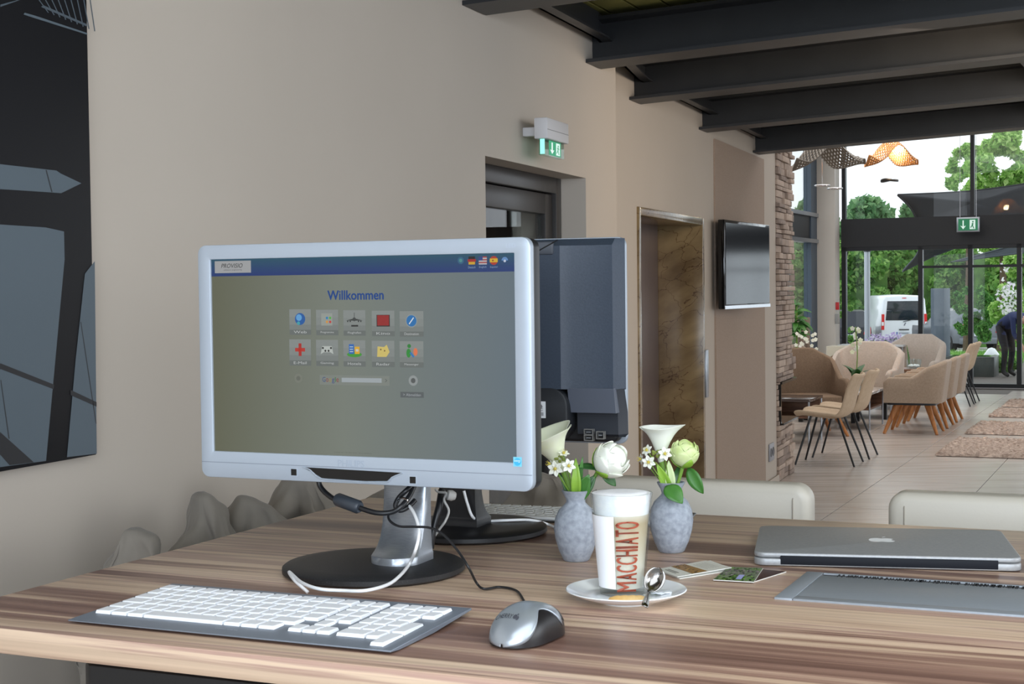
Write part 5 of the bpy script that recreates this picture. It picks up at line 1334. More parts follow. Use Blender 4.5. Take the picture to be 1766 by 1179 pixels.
# striped chair at the window
sc1 = armchair('taupe lounge chair with striped back by the side window', atY(1397, 0, 19.8), RZ+radians(60), w_=.8, d_=.75, hb=.84, ha=.56, m_=FTAUPE, wood=False, z0=.22)
# sofa bench (brown) under the pale chair
bn = thing('sofa_bench', 'low brown upholstered bench in front of the large pale chair', 'bench', atY(1437, 0, 17.85), RZ)
obj('seat', MB().prism(rrect(-.42, -.18, .32, .18, .05), .2, .46, 'xy'), FBROWN, bn, bevel=.03, seg=3, ang=50)
for sx in (-.36, .26):
    for sy in (-.13, .13): obj('leg', MB().b2((sx-.025, sy-.025, 0), (sx+.025, sy+.025, .2)), LEGB, bn)
# coffee tables
def low_table(label, p, rz, L_, D_, H_, topm, drawer=True, name='coffee_table'):
    t = thing(name, label, 'table', (p.x, p.y, 0), rz)
    obj('table_top', MB().b2((-L_/2, -D_/2, H_-.03), (L_/2, D_/2, H_)), topm, t, bevel=.004)
    if drawer: 
        obj('shelf', MB().b2((-L_/2+.02, -D_/2+.02, H_-.20), (L_/2-.02, D_/2-.02, H_-.18)), WALNUT, t); obj('side_board', MB().b2((-L_/2+.001, -D_/2+.02, H_-.179), (-L_/2+.02, D_/2-.02, H_-.031)), WALNUT, t); obj('side_board', MB().b2((-L_/2+.021, D_/2-.05, H_-.179), (L_/2-.02, D_/2-.03, H_-.031)), WALNUT, t)
        obj('drawer_front', MB().b2((-L_/2+.001, -D_/2, H_-.179), (-.02, -D_/2+.018, H_-.031)), WALNUT, t)
    for sx in (-1, 1):
        for sy in (-1, 1): obj('leg', MB().tube([(sx*(L_/2-.015), sy*(D_/2-.015), 0), (sx*(L_/2-.015), sy*(D_/2-.015), H_-.03)], .010, 8), SILVERD, t)
    return t
WT = mat('white_gloss_top', (214, 208, 208), .12, coat=.6)
q0 = fl_at(1501, 742); 
low_table('low coffee table with glossy white top and open wooden tray', q0+D1*.42-D2*.27, RZ, .55, .85, .42, WT)
q0 = fl_at(1394, 768)
low_table('glossy dark-topped low table beside the stone pillar', q0+D1*.3-D2*.40, RZ, .84, .62, .47, mat('dark_gloss_top', (84, 74, 72), .12, coat=.5), True)
q1 = atY(1414, 0, 18.3); sdt = low_table('small wooden side table carrying the cup of white roses', q1, RZ, .42, .4, .49, OAK, False, 'side_table')
q2 = atY(1582, 0, 19.2); bt2 = low_table('brown wooden coffee table carrying the glass candle holder', q2, RZ, .62, .5, .545, WALNUT, False)
# pale planter or seat by the column
pl = MB(); pl.prism(rrect(-.2, -.2, .2, .2, .03), 0, .74, 'xy'); o = obj('planter_box', pl, mat('cream_planter', (196, 188, 170), .6), bevel=.01); pp = atY(1453, 0, 21.8); o.location = pp; o.rotation_euler.z = RZ; tag(o, 'cream upright box planter in front of the white column', 'planter')
pc = atY(1453, 0, 22.5)
bt3 = low_table('long pale table by the glass front behind the lounge chairs', atY(1505, 0, 22.2), RZ, .95, .4, .74, mat('pale_top', (190, 196, 200), .3), False, 'console_table')

# table decoration
def tubev(nm, lab, cat, p, prof, m_, n=20):
    t = thing(nm, lab, cat, p); obj('body', MB().lathe(prof, n), m_, t, ang=50); return t
# cup with white roses
p = V((q1.x+.05, q1.y-.06, .49)); cup = tubev('flower_cup', 'white cup filled with white roses on the small wooden table', 'cup', p, [(.045, 0), (.05, .005), (.055, .12), (.05, .12), (.045, .02), (0, .02)], WHITEC)
def rosehead(parent, c, r, m_):
    mb = MB(); mb.ball(c, r*.7, 10)
    for k in range(7):
        a = k*2.4; petal(mb, V(c)-V((0, 0, r*.6)), (cos(a)*.7, sin(a)*.7, .8), (-cos(a), -sin(a), .6), r*1.5, r*1.5, cup=.6)
    obj('rose', mb, m_, parent, ang=80, recalc=False)
for k, (dx, dz) in enumerate(((-.07, .17), (.0, .19), (.07, .17), (.03, .15))): rosehead(cup, (dx, (k % 2)*.04-.02, dz), .038, PETAL)
for k in range(5): leaf('leaf', cup, V((0, 0, 0)), (0, 0, .1), (.1*cos(k*1.3), .1*sin(k*1.3), .14), .05, LEAF)
# orchid on the coffee table
ctc = fl_at(1501, 742)+D1*.42-D2*.27; tp = ctc+D2*.03+D1*.0+V((0, 0, .42))
def orchid(label, p, hgt, nfl, seed, leafn=6, lw=.11, lh=.28, pot=True, lean=0.0):
    t = thing('potted_orchid', label, 'plant', p); r_ = random.Random(seed)
    if pot: obj('pot', MB().lathe([(.05, 0), (.065, .12), (.06, .12), (.05, .1), (0, .1)], 20), WHITEC, t, ang=50)
    for k in range(leafn):
        a = k*2.3; leaf('leaf', t, V((0, 0, 0)), (0, 0, .1), (cos(a)*lh*.55, sin(a)*lh*.55, .10+lh*r_.uniform(.3, .9)), lw, LEAFD, up=(-cos(a), -sin(a), 1), sag=.12)
    stp = [V((0, 0, .1)), V((.02+lean*.2, 0, .1+hgt*.5)), V((lean, 0, .1+hgt))]
    obj('stem', MB().tube(stp, .006, 6, smooth=5), STEM, t)
    for k in range(nfl):
        q = .55+.45*k/nfl; c = stp[1].lerp(stp[2], (q-.5)*2)+V((r_.uniform(-.05, .05), r_.uniform(-.05, .05), r_.uniform(-.02, .02))); mb = MB()
        nn = V((r_.uniform(-.6, .6), -1, r_.uniform(-.2, .3))).normalized(); nn, e1, e2 = ortho(nn, (0, 0, 1))
        for j in range(5): a = 2*pi*j/5; petal(mb, c, e1*cos(a)+e2*sin(a), nn, .03, .026, cup=.3, K=4, J=2)
        obj('orchid_bloom', mb, PETAL if k % 3 else PETALG, t, ang=80, recalc=False)
    return t
orchid('white orchid with dark leaves in a white pot on the coffee table', tp, .62, 12, 3)
orchid('orchid sprig with clustered white flowers near the side window', atY(1402, .78, 19.0), .36, 14, 5, 3, .05, .2, pot=False, lean=.02) if False else None
gv = thing('glass_vase', 'tall clear glass vase with green stems and white orchids', 'vase', atY(1404, .49, 18.0)+V((-.0, 0, 0)))
gv.location = V((q1.x-.135, q1.y+.08, .49))
obj('body', MB().lathe([(.04, 0), (.045, .3), (.042, .3), (.037, .01), (0, .01)], 20), CLEAR, gv, ang=50)
for k in range(7): obj('stem', MB().tube([(0.012*sin(k), .012*cos(k), .015), (.025*sin(k*2), .025*cos(k*2), .35)], .006, 6), LEAFD, gv)
r_ = random.Random(4)
for k in range(18):
    mb = MB(); c = V((r_.uniform(-.15, .12), r_.uniform(-.08, .08), r_.uniform(.34, .56)))
    nn, e1, e2 = ortho((r_.uniform(-.5, .5), -1, .2), (0, 0, 1))
    for j in range(5): a = 2*pi*j/5; petal(mb, c, e1*cos(a)+e2*sin(a), nn, .026, .022, cup=.3, K=4, J=2)
    obj('orchid_bloom', mb, PETAL, gv, ang=80, recalc=False)
# flower bowl and glasses on the coffee table
bw = thing('flower_bowl', 'low glass bowl of cream roses beside the orchid pot', 'bowl', ctc-D1*.25-D2*.06+V((0, 0, .42)))
obj('bowl', MB().lathe([(.05, 0), (.09, .05), (.085, .05), (.045, .008), (0, .008)], 20), CLEAR, bw, ang=50)
for k in range(5): rosehead(bw, (.06*cos(k*1.3), .06*sin(k*1.3), .07), .035, PETALG)
lt = thing('glass_lantern', 'small clear glass lantern with silver rim beside the orchid', 'lantern', ctc-D1*.12+D2*.14+V((0, 0, .42)))
obj('body', MB().lathe([(.05, 0), (.055, .16), (.05, .16), (.046, .01), (0, .01)], 20), CLEAR, lt, ang=50); obj('rim', MB().lathe([(.054, .155), (.057, .165), (.05, .165), (.05, .155)], 20), CHROME, lt)
obj('candle', MB().lathe([(.025, .012), (.025, .07), (0, .07)], 14), mat('copper_candle', (170, 110, 84), .5), lt)
cd_ = thing('candle_glass', 'wide glass holder with white pebbles and greenery on the brown table', 'candle holder', V((q2.x-.05, q2.y-.02, .545)))
obj('body', MB().lathe([(.09, 0), (.095, .12), (.09, .12), (.085, .01), (0, .01)], 24), CLEAR, cd_, ang=50)
for k in range(6): obj('pebble', MB().ball((.045*cos(k), .045*sin(k), .035), (.03, .03, .022), 8), WHITEC, cd_)
for k in range(6): obj('grass_blade', MB().tube([(-.06, 0, .02), (-.07+.01*k-.02, .01*k, .3-.03*k)], .003, 5), LEAF, cd_)
# tall planters with green plant by the side window
for k, (px, lb) in enumerate(((1380, 'tall slim bronze floor vase by the side window, left one'), (1391, 'tall slim bronze floor vase by the side window, right one'))):
    p = atY(px, 0, 21.0+.2*k); zt3 = hit(px, 547, p, (0, 1, 0)).z
    o = tag(obj('floor_vase', MB().lathe([(.04, 0), (.045, .02), (.055, zt3), (.048, zt3), (.04, .1), (0, .1)], 16), mat('bronze_vase', (128, 112, 98), .35, .5), ang=50), lb, 'vase'); o.location = p
pt = thing('hanging_plant', 'leafy green plant arching beside the stone pillar and side window', 'plant', atY(1374, 0, 20.0))
obj('pot', MB().lathe([(.12, 0), (.15, .35), (.14, .35), (.12, .3), (0, .3)], 20), mat('bronze_vase', 0), pt, ang=50)
obj('trunk', MB().tube([(0, 0, .3), (0, 0, 1.35)], .012, 6), STEM, pt)
r_ = random.Random(9)
for k in range(46):
    a = r_.uniform(0, 6.28); b0 = V((0, 0, r_.uniform(.95, 1.38))); t_ = b0+V((cos(a)*.22*r_.uniform(.5, 1.1), sin(a)*.15, r_.uniform(-.18, .12))); leaf('leaf', pt, V((0, 0, 0)), b0, t_, .07, LEAF, up=(0, -.6, 1), sag=.1)

# rugs
ru = [((1618, 786), (1738, 791), (1766, 757), (1657, 753)), ((1672, 748), (1800, 753), (1822, 731), (1704, 726)), ((1712, 719), (1810, 722), (1836, 708), (1740, 704)), ((1742, 702), (1830, 704), (1848, 694), (1760, 688))]
for k, q in enumerate(ru):
    c = [fl_at(*p) for p in q]; u_ = [p.dot(D2) for p in c]; v_ = [p.dot(D1) for p in c]
    ua = min(u_[0], u_[3]); ub = ua+1.35; va = (v_[0]+v_[1])/2; vb = (v_[2]+v_[3])/2
    if k: ua = ru0+.0
    else: ru0 = ua
    ub = ua+1.12
    r_ = random.Random(k); NX, NY = 46, 56; G = []
    vb = va+(vb-va)*.84; G = [[(ua+(ub-ua)*i/NX+r_.uniform(-.012, .012), va+(vb-va)*j/NY+r_.uniform(-.012, .012), (0.005 if i in (0, NX) or j in (0, NY) else r_.uniform(.02, .045))) for i in range(NX+1)] for j in range(NY+1)]
    mb = MB(); mb.grid(G); mb.v = [tuple(V((p[0]-(ua+ub)/2, p[1]-(va+vb)/2, p[2]))) for p in mb.v]
    o = obj('rug', mb, RUG, ang=180, recalc=False); o.location = uv((ua+ub)/2, (va+vb)/2, 0); o.rotation_euler.z = RZ
    tag(o, ('shaggy beige rug on the tiled floor, nearest of the row', 'shaggy beige rug, second of the row going towards the glass front', 'shaggy beige rug, third of the row going towards the glass front', 'shaggy beige rug, farthest of the row by the glass front')[k], 'rug')

# pendant lamps: wavy perforated sheets
def wavy(label, pxl, pxr, pyc, Y, m_, ph):
    pl_, pr_ = aty(pxl, pyc, Y), aty(pxr, pyc, Y); c = (pl_+pr_)/2; W2 = (pr_-pl_).length/2
    t = thing('pendant_lamp', label, 'lamp', c, RZ*.3)
    G = []
    NU, NV = 56, 30
    def zf_(u, v): return .085*cos(u*4.2+ph+v*1.2)*(1-.2*u*u) -.10*abs(u)**3*1.0 + .05*cos(v*3.0+u*2)-.02*v
    mb = MB(); vs = []; idx = {}
    for j in range(NV+1):
        for i in range(NU+1):
            u = i/NU*2-1; v = j/NV*2-1
            vs.append((u*W2*(1-.15*v*v), v*W2*.62*(1-.5*abs(u)**2), zf_(u, v)))
    fs = []
    for j in range(NV):
        for i in range(NU):
            if (i % 2 == 1 and j % 2 == 1) and 1 < i < NU-1: continue
            a = j*(NU+1)+i; fs.append((a, a+1, a+NU+2, a+NU+1))
    mb.add(vs, fs); o = obj('perforated_shade', mb, m_, t, ang=80, recalc=False); solid(o, .006)
    for dx in (-.3, .3): obj('wire', MB().tube([(dx*W2, 0, zf_(dx, 0)+.01), (dx*W2, 0, HL-c.z-.02)], .0025, 5), LEGB, t)
    return t
PM = mat('pendant_metal', (128, 122, 114), .35, .7); PC = mat('pendant_copper', (196, 138, 88), .3, .8)
wavy('wavy perforated grey pendant lamp, the nearer left one below the last beam', 1364, 1492, 262, 15.0, PM, .6)
wavy('wavy perforated copper-lit pendant lamp, right of the grey one', 1491, 1583, 262, 17.5, PC, .2)
lgt = bpy.data.lights.new('pendant_bulb', 'POINT'); lgt.energy = 25; lgt.color = (1, .72, .42); lgt.shadow_soft_size = .05
lo = bpy.data.objects.new('pendant_bulb', lgt); C.objects.link(lo); lo.location = aty(1535, 268, 17.5)+V((0, 0, -.0))
# small ring spot lamps
for (px, py, lb, Y) in ((1418, 320, 'small chrome ring lamp hanging before the white column, left one', 18), (1440, 325, 'small chrome ring lamp hanging before the white column, right one', 18.5)):
    c = aty(px, py, Y); t = thing('ring_lamp', lb, 'lamp', c)
    R_ = 12*Y/2600; pts = [(R_*cos(2*pi*k/24), R_*sin(2*pi*k/24), 0) for k in range(25)]
    obj('ring', MB().tube(pts, .011, 8, caps=False), CHROME, t, ang=60); obj('disc', MB().lathe([(R_*.45, -.01), (R_*.5, 0), (R_*.45, .01)], 16), CHROME, t)
    obj('spoke', MB().tube([(-R_, 0, 0), (R_, 0, 0)], .004, 5), CHROME, t); obj('wire', MB().tube([(0, 0, .01), (0, 0, HL-c.z-.02)], .002, 5), CHROME, t)
c = aty(1534, 311, 18.0); t = thing('ring_lamp', 'thin dark wavy disc lamp hanging alone against the sky', 'lamp', c)
G = [[(.105*cos(a)*r, .105*sin(a)*r, .012*sin(2*a)*r) for a in [2*pi*k/24 for k in range(25)]] for r in (.05, .5, 1)]
o = obj('disc', MB().grid(G), LEGB, t, ang=80); solid(o, .02); obj('wire', MB().tube([(0, 0, .01), (0, 0, HL-c.z-.02)], .0012, 5), CHROME, t)
# exit sign hanging in front of the glass
a_ = onfront(1652, 398, .35); b_ = onfront(1687, 376, .35)
ex2 = thing('exit_sign', 'green hanging exit sign with white arrow at the glass front', 'sign', FF @ V((a_[0], -.35, a_[1])), RZ)
Wx, Hx = b_[0]-a_[0], b_[1]-a_[1]
obj('frame', MB().b2((-.02, .0, -.02), (Wx+.02, .04, Hx+.02)), SILVERD, ex2, bevel=.003)
P = Print(lambda a, b, l: (a*Wx, -.001-l, b*Hx), 'lit'); GG = (26, 116, 76)
P.rect(.02, .02, .98, .98, GG, 1); P.line(.26, .85, .26, .35, .06, (220, 240, 230), 2); P.poly([(.12, .42), (.26, .12), (.40, .42), (.26, .34)], (220, 240, 230), 2)
P.rect(.58, .12, .86, .88, (214, 236, 226), 2); P.disc(.74, .72, .04, GG, 3, ry=.07); P.poly([(.69, .62), (.77, .62), (.75, .4), (.81, .18), (.77, .15), (.71, .36), (.64, .22), (.61, .26), (.68, .44)], GG, 3)
P.build('pictogram', ex2)
for dx in (.1, .9): obj('wire', MB().tube([(dx*Wx, .02, Hx+.02), (dx*Wx, .02, HL-a_[1]-.01)], .003, 5), CHROME, ex2)
# red call point and switch plate on the white column
for (px0, py0, px1, py1, m_, nm, lb, ct) in ((1441, 521, 1447, 534, mat('alarm_red', (190, 30, 34), .4), 'fire_alarm_button', 'small red fire alarm button on the white column', 'alarm'), (1440, 541, 1447, 558, mat('switch_grey', (150, 150, 148), .4), 'switch_plate', 'small grey switch plate below the red button on the white column', 'switch')):
    n = D1; l0 = FI @ hit(px0, py1, FF @ V((0, -.47, 0)), n); l1 = FI @ hit(px1, py0, FF @ V((0, -.47, 0)), n)
    o = obj(nm, MB().b2((0, 0, 0), (l1.x-l0.x, .018, l1.z-l0.z)), m_, bevel=.003); o.matrix_world = FF @ Matrix.Translation((l0.x, -.469, l0.z)); tag(o, lb, ct)
# ------------------------------------------------------------ outside
SLP = .032
def gz(Y): return -.03-max(0, (Y-30))*SLP
PAVE = mat('pale_paving', (196, 192, 186), .8, var=(208, 205, 199), ns=3)
ASPH = mat('car_park_gravel', (178, 176, 168), .9, var=(196, 194, 186), ns=4)
t1 = MB(); t1.prism([(uc-6, .12), (uc+20, .12), (uc+20, 6.0), (uc-6, 6.0)], -.12, -.03, 'xy'); struct('terrace', t1, PAVE, M=FF)
g = MB(); 
g.add([(-60, 29.2, gz(29)-.03), (90, 29.2, gz(29)-.03), (90, 120, gz(120)), (-60, 120, gz(120))], [(0, 1, 2, 3)])
struct('car_park_ground', g, ASPH)
g = MB(); g.box((10, 10, -.2), (160, 44, .1)); struct('outer_ground', g, ASPH)
def pick(px, z, Y): P = aty(px, 600, Y); return V((P.x, Y, z))
def leaves(name, label, cat, base, blobs, n, size, m_, kind=None, trunk=None, seed=1, group=None, asp=.6):
    t = thing(name, label, cat, base, 0, group); rng = np.random.default_rng(seed)
    wts = np.array([b[3]*b[4]*b[5] for b in blobs])**.6; wts = wts/wts.sum(); idx = rng.choice(len(blobs), n, p=wts)
    B = np.array(blobs, float)[idx]; d = rng.normal(size=(n, 3)); d /= np.linalg.norm(d, axis=1)[:, None]; rad = rng.random(n)**.28
    c = B[:, :3]+d*B[:, 3:6]*rad[:, None]
    nrm = d*.6+rng.normal(size=(n, 3))*.6; nrm /= np.linalg.norm(nrm, axis=1)[:, None]
    a = np.cross(nrm, rng.normal(size=(n, 3))); a /= np.linalg.norm(a, axis=1)[:, None]; b = np.cross(nrm, a)
    s = size*(.6+.8*rng.random(n))[:, None]
    v = np.stack([c-a*s, c+b*s*asp, c+a*s, c-b*s*asp], 1).reshape(-1, 3)
    me = bpy.data.meshes.new(name); me.from_pydata(v.tolist(), [], np.arange(4*n).reshape(-1, 4).tolist())
    o = put('foliage', me, m_, t); o['kind'] = 'stuff'
    if trunk:
        obj('trunk', MB().tube(trunk, [.16*trunk_r for trunk_r in np.linspace(1, .35, len(trunk))], 8), mat('bark', (104, 86, 68), .9, var=(80, 66, 52), ns=10), t)
    return t
def bush(px0, px1, pyt, pyb, Y, name, label, cat, n, size, m_, seed, trunk=False, depth=None, nb=14, group=None, rs=1, boxy=False):
    P0 = aty(px0, pyb, Y); P1 = aty(px1, pyt, Y); zg = gz(Y); W2 = (P1.x-P0.x)/2; cx = (P0.x+P1.x)/2; z0 = max(P0.z, zg); z1 = P1.z
    r_ = random.Random(seed); dp = depth or max(.4, W2*.7); bl = []
    for k in range(nb):
        q = r_.random(); z = z0+(z1-z0)*(.1+.8*q); env = 1 if boxy else sqrt(max(.15, 1-abs(2*q-1)**2.2))
        rx = rs*W2*.42*r_.uniform(.7, 1.1); rz_ = min((z1-z0)*.26, rx*1.1)*r_.uniform(.8, 1.1)
        bl.append((r_.uniform(-1, 1)*max(0, W2*env-rx), r_.uniform(-1, 1)*max(0, dp-rx*.6), min(z, z1-rz_)-zg, rx, min(rx, dp), rz_))
    tr = [(0, 0, 0), (.05, 0, (z0-zg)*.5+.3), (0, 0, (z1-zg)*.7)] if trunk else None
    t = leaves(name, label, cat, (cx, Y, zg), bl, n, size, m_, trunk=tr, seed=seed, group=group)
    if boxy: obj('hedge_core', MB().box((0, .3, (z1-zg)*.44), (W2*1.96, .9, (z1-zg)*.86)), mat('hedge_core_green', (50, 84, 36), .9, var=(92, 134, 60), ns=2.2, nd=8), t)
    return t
# far tree line behind the car park
bush(1340, 1480, 335, 560, 74, 'tree', 'soft green tree at the far left seen through the side window', 'tree', 6000, .22, FOL2, 1, True, nb=26)
bush(1430, 1560, 338, 470, 78, 'tree', 'rounded grey-green tree standing behind the hedge on the left', 'tree', 7000, .22, FOL2, 2, True, nb=26)
bush(1520, 1640, 345, 480, 76, 'tree', 'grey-green tree behind the dark sun sail', 'tree', 6000, .22, FOL2, 3, True, nb=24)
bush(1320, 1420, 430, 620, 68, 'hedge', 'green hedge seen through the side window behind the plants', 'hedge', 6000, .17, FOL1, 4, nb=26)
bush(1410, 1530, 412, 608, 66, 'hedge', 'dense green hedge left of the white van', 'hedge', 11000, .15, FOL1, 5, nb=40, boxy=True, rs=.8)
bush(1500, 1610, 412, 608, 67, 'hedge', 'dense green hedge directly behind the white van', 'hedge', 11000, .15, FOL1, 6, nb=40, boxy=True, rs=.8)
bush(1590, 1700, 418, 612, 66, 'hedge', 'dense green hedge right of the white van', 'hedge', 11000, .15, FOL1, 7, nb=40, boxy=True, rs=.8)
bush(1680, 1800, 418, 618, 64, 'hedge', 'dense green hedge at the far right behind the white-flowering shrub', 'hedge', 10000, .15, FOL1, 8, nb=40, boxy=True, rs=.8)
bush(1655, 1800, 205, 470, 42, 'tree', 'big light green tree at the upper right behind the sails', 'tree', 8000, .11, FOL3, 9, True, nb=80, rs=.42)
bush(1628, 1710, 245, 345, 44, 'tree', 'light green tree branch crown left of the upper mullion', 'tree', 2200, .10, FOL3, 10, True, nb=34, rs=.45)
bush(1708, 1775, 430, 610, 36, 'shrub', 'tall white-flowering shrub beside the bending person', 'shrub', 5000, .07, FOL3, 11, nb=22)
bush(1712, 1772, 440, 560, 35.6, 'blossom_branch', 'white blossoms of the tall shrub at the right', 'blossom', 260, .05, FLW, 12, nb=16)
bush(1648, 1672, 486, 592, 40, 'ivy_column', 'ivy-covered pillar between grey pillar and door mullion', 'ivy', 3500, .07, FOL4, 13, nb=16)
bush(1674, 1712, 488, 600, 41, 'ivy_column', 'broad ivy-covered pillar right of the door mullion', 'ivy', 4500, .07, FOL4, 14, nb=20)
bush(1452, 1470, 470, 640, 33, 'climbing_plant', 'narrow climbing plant just right of the white column', 'plant', 1800, .05, FOL1, 15, nb=12)
# lawn and pond
lw = MB(); A = [pick(1632, 0, 31), pick(1900, 0, 31), pick(1900, 0, 46), pick(1640, 0, 46)]
lw.add([(p.x, p.y, gz(p.y)+.02) for p in A], [(0, 1, 2, 3)]); struct('lawn', lw, mat('grass_green', (112, 158, 74), .95, var=(140, 184, 92), ns=3, bump=.6))
rng = random.Random(3); gb = MB()
for k in range(9000):
    Y = rng.uniform(31, 46); x = pick(rng.uniform(1634, 1860), 0, Y).x; h = rng.uniform(.06, .2); a = rng.uniform(0, 3.14); z = gz(Y)+.02
    gb.add([(x-.012*cos(a), Y-.012*sin(a), z), (x+.012*cos(a), Y+.012*sin(a), z), (x+rng.uniform(-.04, .04), Y+rng.uniform(-.04, .04), z+h)], [(0, 1, 2)])
o = obj('grass_blades', gb, FOL1, recalc=False); tag(o, 'rough green lawn grass beyond the terrace', 'grass', kind='stuff')
pd_ = thing('garden_pond', 'dark raised rectangular pond basin on the terrace', 'pond', pick(1676, -.03, 26.9), RZ)
obj('rim', MB().b2((-.42, -.4, 0), (.42, .4, .36)), mat('pond_stone', (70, 74, 72), .4), pd_, bevel=.01); obj('water', MB().b2((-.36, -.33, .36), (.36, .33, .364)), mat('pond_water', (40, 52, 44), .05), pd_)
r_ = random.Random(6)
for k in range(12):
    P = pick(1684+(k%6)*3.6, 0, 27.9+(k//6)*.26+r_.uniform(-.02, .02)); P.x += (k%6)*.17-.4; o = obj('garden_stone', MB().ball((0, 0, 0), (.075, .075, .06), 8), mat('dark_stone', (70, 72, 76), .6)); o.location = (P.x, P.y, .0+r_.uniform(.02, .38)); 
    o.location.z = .03; o.scale = (r_.uniform(.8, 1.3),)*3; tag(o, 'rounded dark grey stone in the heap beside the pond', 'stone', 'dark stones beside the pond')
P = pick(1710, 0, 28.5); ln = thing('garden_lantern', 'white garden lantern on the terrace left of the bending person', 'lantern', (P.x, P.y, -.03))
obj('body', MB().lathe([(.14, 0), (.17, .05), (.15, .3), (.06, .42), (0, .44)], 16), WHITEC, ln, ang=50)
bush(1695, 1762, 612, 640, 27.8, 'ground_cover', 'low green ground cover at the terrace edge', 'plant', 2500, .04, FOL1, 21, nb=18, depth=.3)

# grey pillar and lamp post
z1 = aty(1622, 497, 27.5).z
o = obj('stone_pillar', MB().b2((-.13, -.13, 0), (.13, .13, z1+.03)), mat('grey_slate', (98, 112, 126), .6, var=(112, 124, 136), ns=6), bevel=.008); p = pick(1622, -.03, 27.5); o.location = p; o.rotation_euler.z = RZ-.3; tag(o, 'tall square grey slate pillar on the terrace right of the van', 'pillar')
o = thing('lamp_post', 'silver metal post outside, left of the van', 'post', pick(1496, -.03, 28.5)); zt4 = aty(1496, 434, 28.5).z+.03
obj('pole', MB().tube([(0, 0, 0), (0, 0, zt4)], .055, 14), mat('post_silver', (186, 192, 200), .35, .6), o, ang=60); obj('foot', MB().lathe([(.12, 0), (.12, .02), (0, .02)], 16), mat('post_silver', 0), o)
obj('cap', MB().lathe([(.07, zt4), (.07, zt4+.03), (0, zt4+.05)], 14), LEGB, o)
# flower tubs
for k, (px, lb) in enumerate(((1513, 'dark tub of purple and white flowers left of the van bumper'), (1541, 'dark tub of pale purple flowers below the van plate'), (1577, 'dark tub of small white flowers right of the van plate'))):
    p = pick(px, -.03, 27.0+.3*k); t = thing('flower_tub', lb, 'planter', p); hh = .36
    obj('tub', MB().lathe([(.15, 0), (.2, hh), (.18, hh), (.15, hh-.05), (0, hh-.05)], 18), mat('dark_tub', (58, 58, 66), .5), t, ang=50)
    zt5 = (575, 573, 578)[k]; H = aty(px, zt5, p.y).z+.03
    for (nm, m_, n, a0) in (('foliage', FOL4, 500, .4), ('blossoms', (FLP, FLP, FLW)[k], 650, .62), ('blossoms', FLW, 260, .55)):
        rg = np.random.default_rng(k*7+n); d = rg.normal(size=(n, 3)); d /= np.linalg.norm(d, axis=1)[:, None]; c = d*np.array([.26, .22, (H-hh)*.5])*(rg.random(n)**.4)[:, None]+np.array([0, 0, hh+(H-hh)*a0*.85])
        a = rg.normal(size=(n, 3)); a /= np.linalg.norm(a, axis=1)[:, None]; b = np.cross(a, d); s = .022
        v = np.stack([c-a*s, c+b*s, c+a*s, c-b*s], 1).reshape(-1, 3); me = bpy.data.meshes.new(nm); me.from_pydata(v.tolist(), [], np.arange(4*n).reshape(-1, 4).tolist()); o = put(nm, me, m_, t); o['kind'] = 'stuff'

# sails
SAIL = mat('dark_sail_cloth', (40, 40, 44), .8, var=(48, 48, 52), ns=4)
def sail(label, pts, bows, Y, m_, depth=(0, 0, 0, 0)):
    # polygon outline with curved edges: pts in order, bow of each edge inwards
    t = thing('sun_sail', label, 'sun sail', (0, 0, 0)); P = [aty(px, py, Y+dy) for (px, py), dy in zip(pts, depth)]; c = sum(P, V((0, 0, 0)))/len(P); t.location = c
    rim = []
    for i in range(len(P)):
        a, b = P[i], P[(i+1) % len(P)]
        for k in range(10):
            q = k/10; p = a.lerp(b, q); p = p+(c-p)*bows[i]*sin(pi*q); rim.append(p-c)
    G = [[r*s for r in rim] for s in (.02, .3, .6, .85, 1)]
    o = obj('cloth', MB().grid(G, 0, True), m_, t, ang=80); solid(o, .012)
    if 'mast' in label or 'corner' in label:
        a0 = P[0]; obj('mast', MB().tube([a0-c, V((a0.x, a0.y, gz(a0.y)))-c], .03, 8), LEGB, t)
    obj('hem', MB().tube(rim+[rim[0]], .02, 6, caps=False), m_, t)
sail('wide black sun sail above the glass doors', [(1548, 336), (1672, 330), (1800, 312), (1800, 384), (1583, 384)], [.03, .05, 0, 0, .05], 27.0, SAIL, (0, 0, -1, -1.2, 0))
sail('grey sun sail corner hanging lower left of the door mullion', [(1590, 418), (1668, 420), (1556, 468)], [0, .30, .22], 29, mat('grey_sail_cloth', (84, 92, 98), .8), (0, 0, 1))
sail('slim grey sun sail right of the door mullion', [(1764, 418), (1764, 436), (1640, 452)], [0, .1, .12], 30, mat('grey_sail_cloth', 0), (0, 0, 1))
# building piece seen at the right
b = thing('far_building', 'pale blue-grey building edge seen between sail and trees at the right', 'building', pick(1742, gz(70), 70), RZ)
obj('wall', MB().b2((-.6, 0, 0), (.6, 3, aty(1742, 417, 70).z-gz(70))), mat('pale_facade', (176, 196, 214), .7), b)
zw = aty(1742, 430, 70).z-gz(70)
for k in range(3): obj('window', MB().b2((-.5+.36*k, -.03, zw-.6), (-.26+.36*k, .0, zw)), mat('facade_window', (150, 176, 200), .2), b)

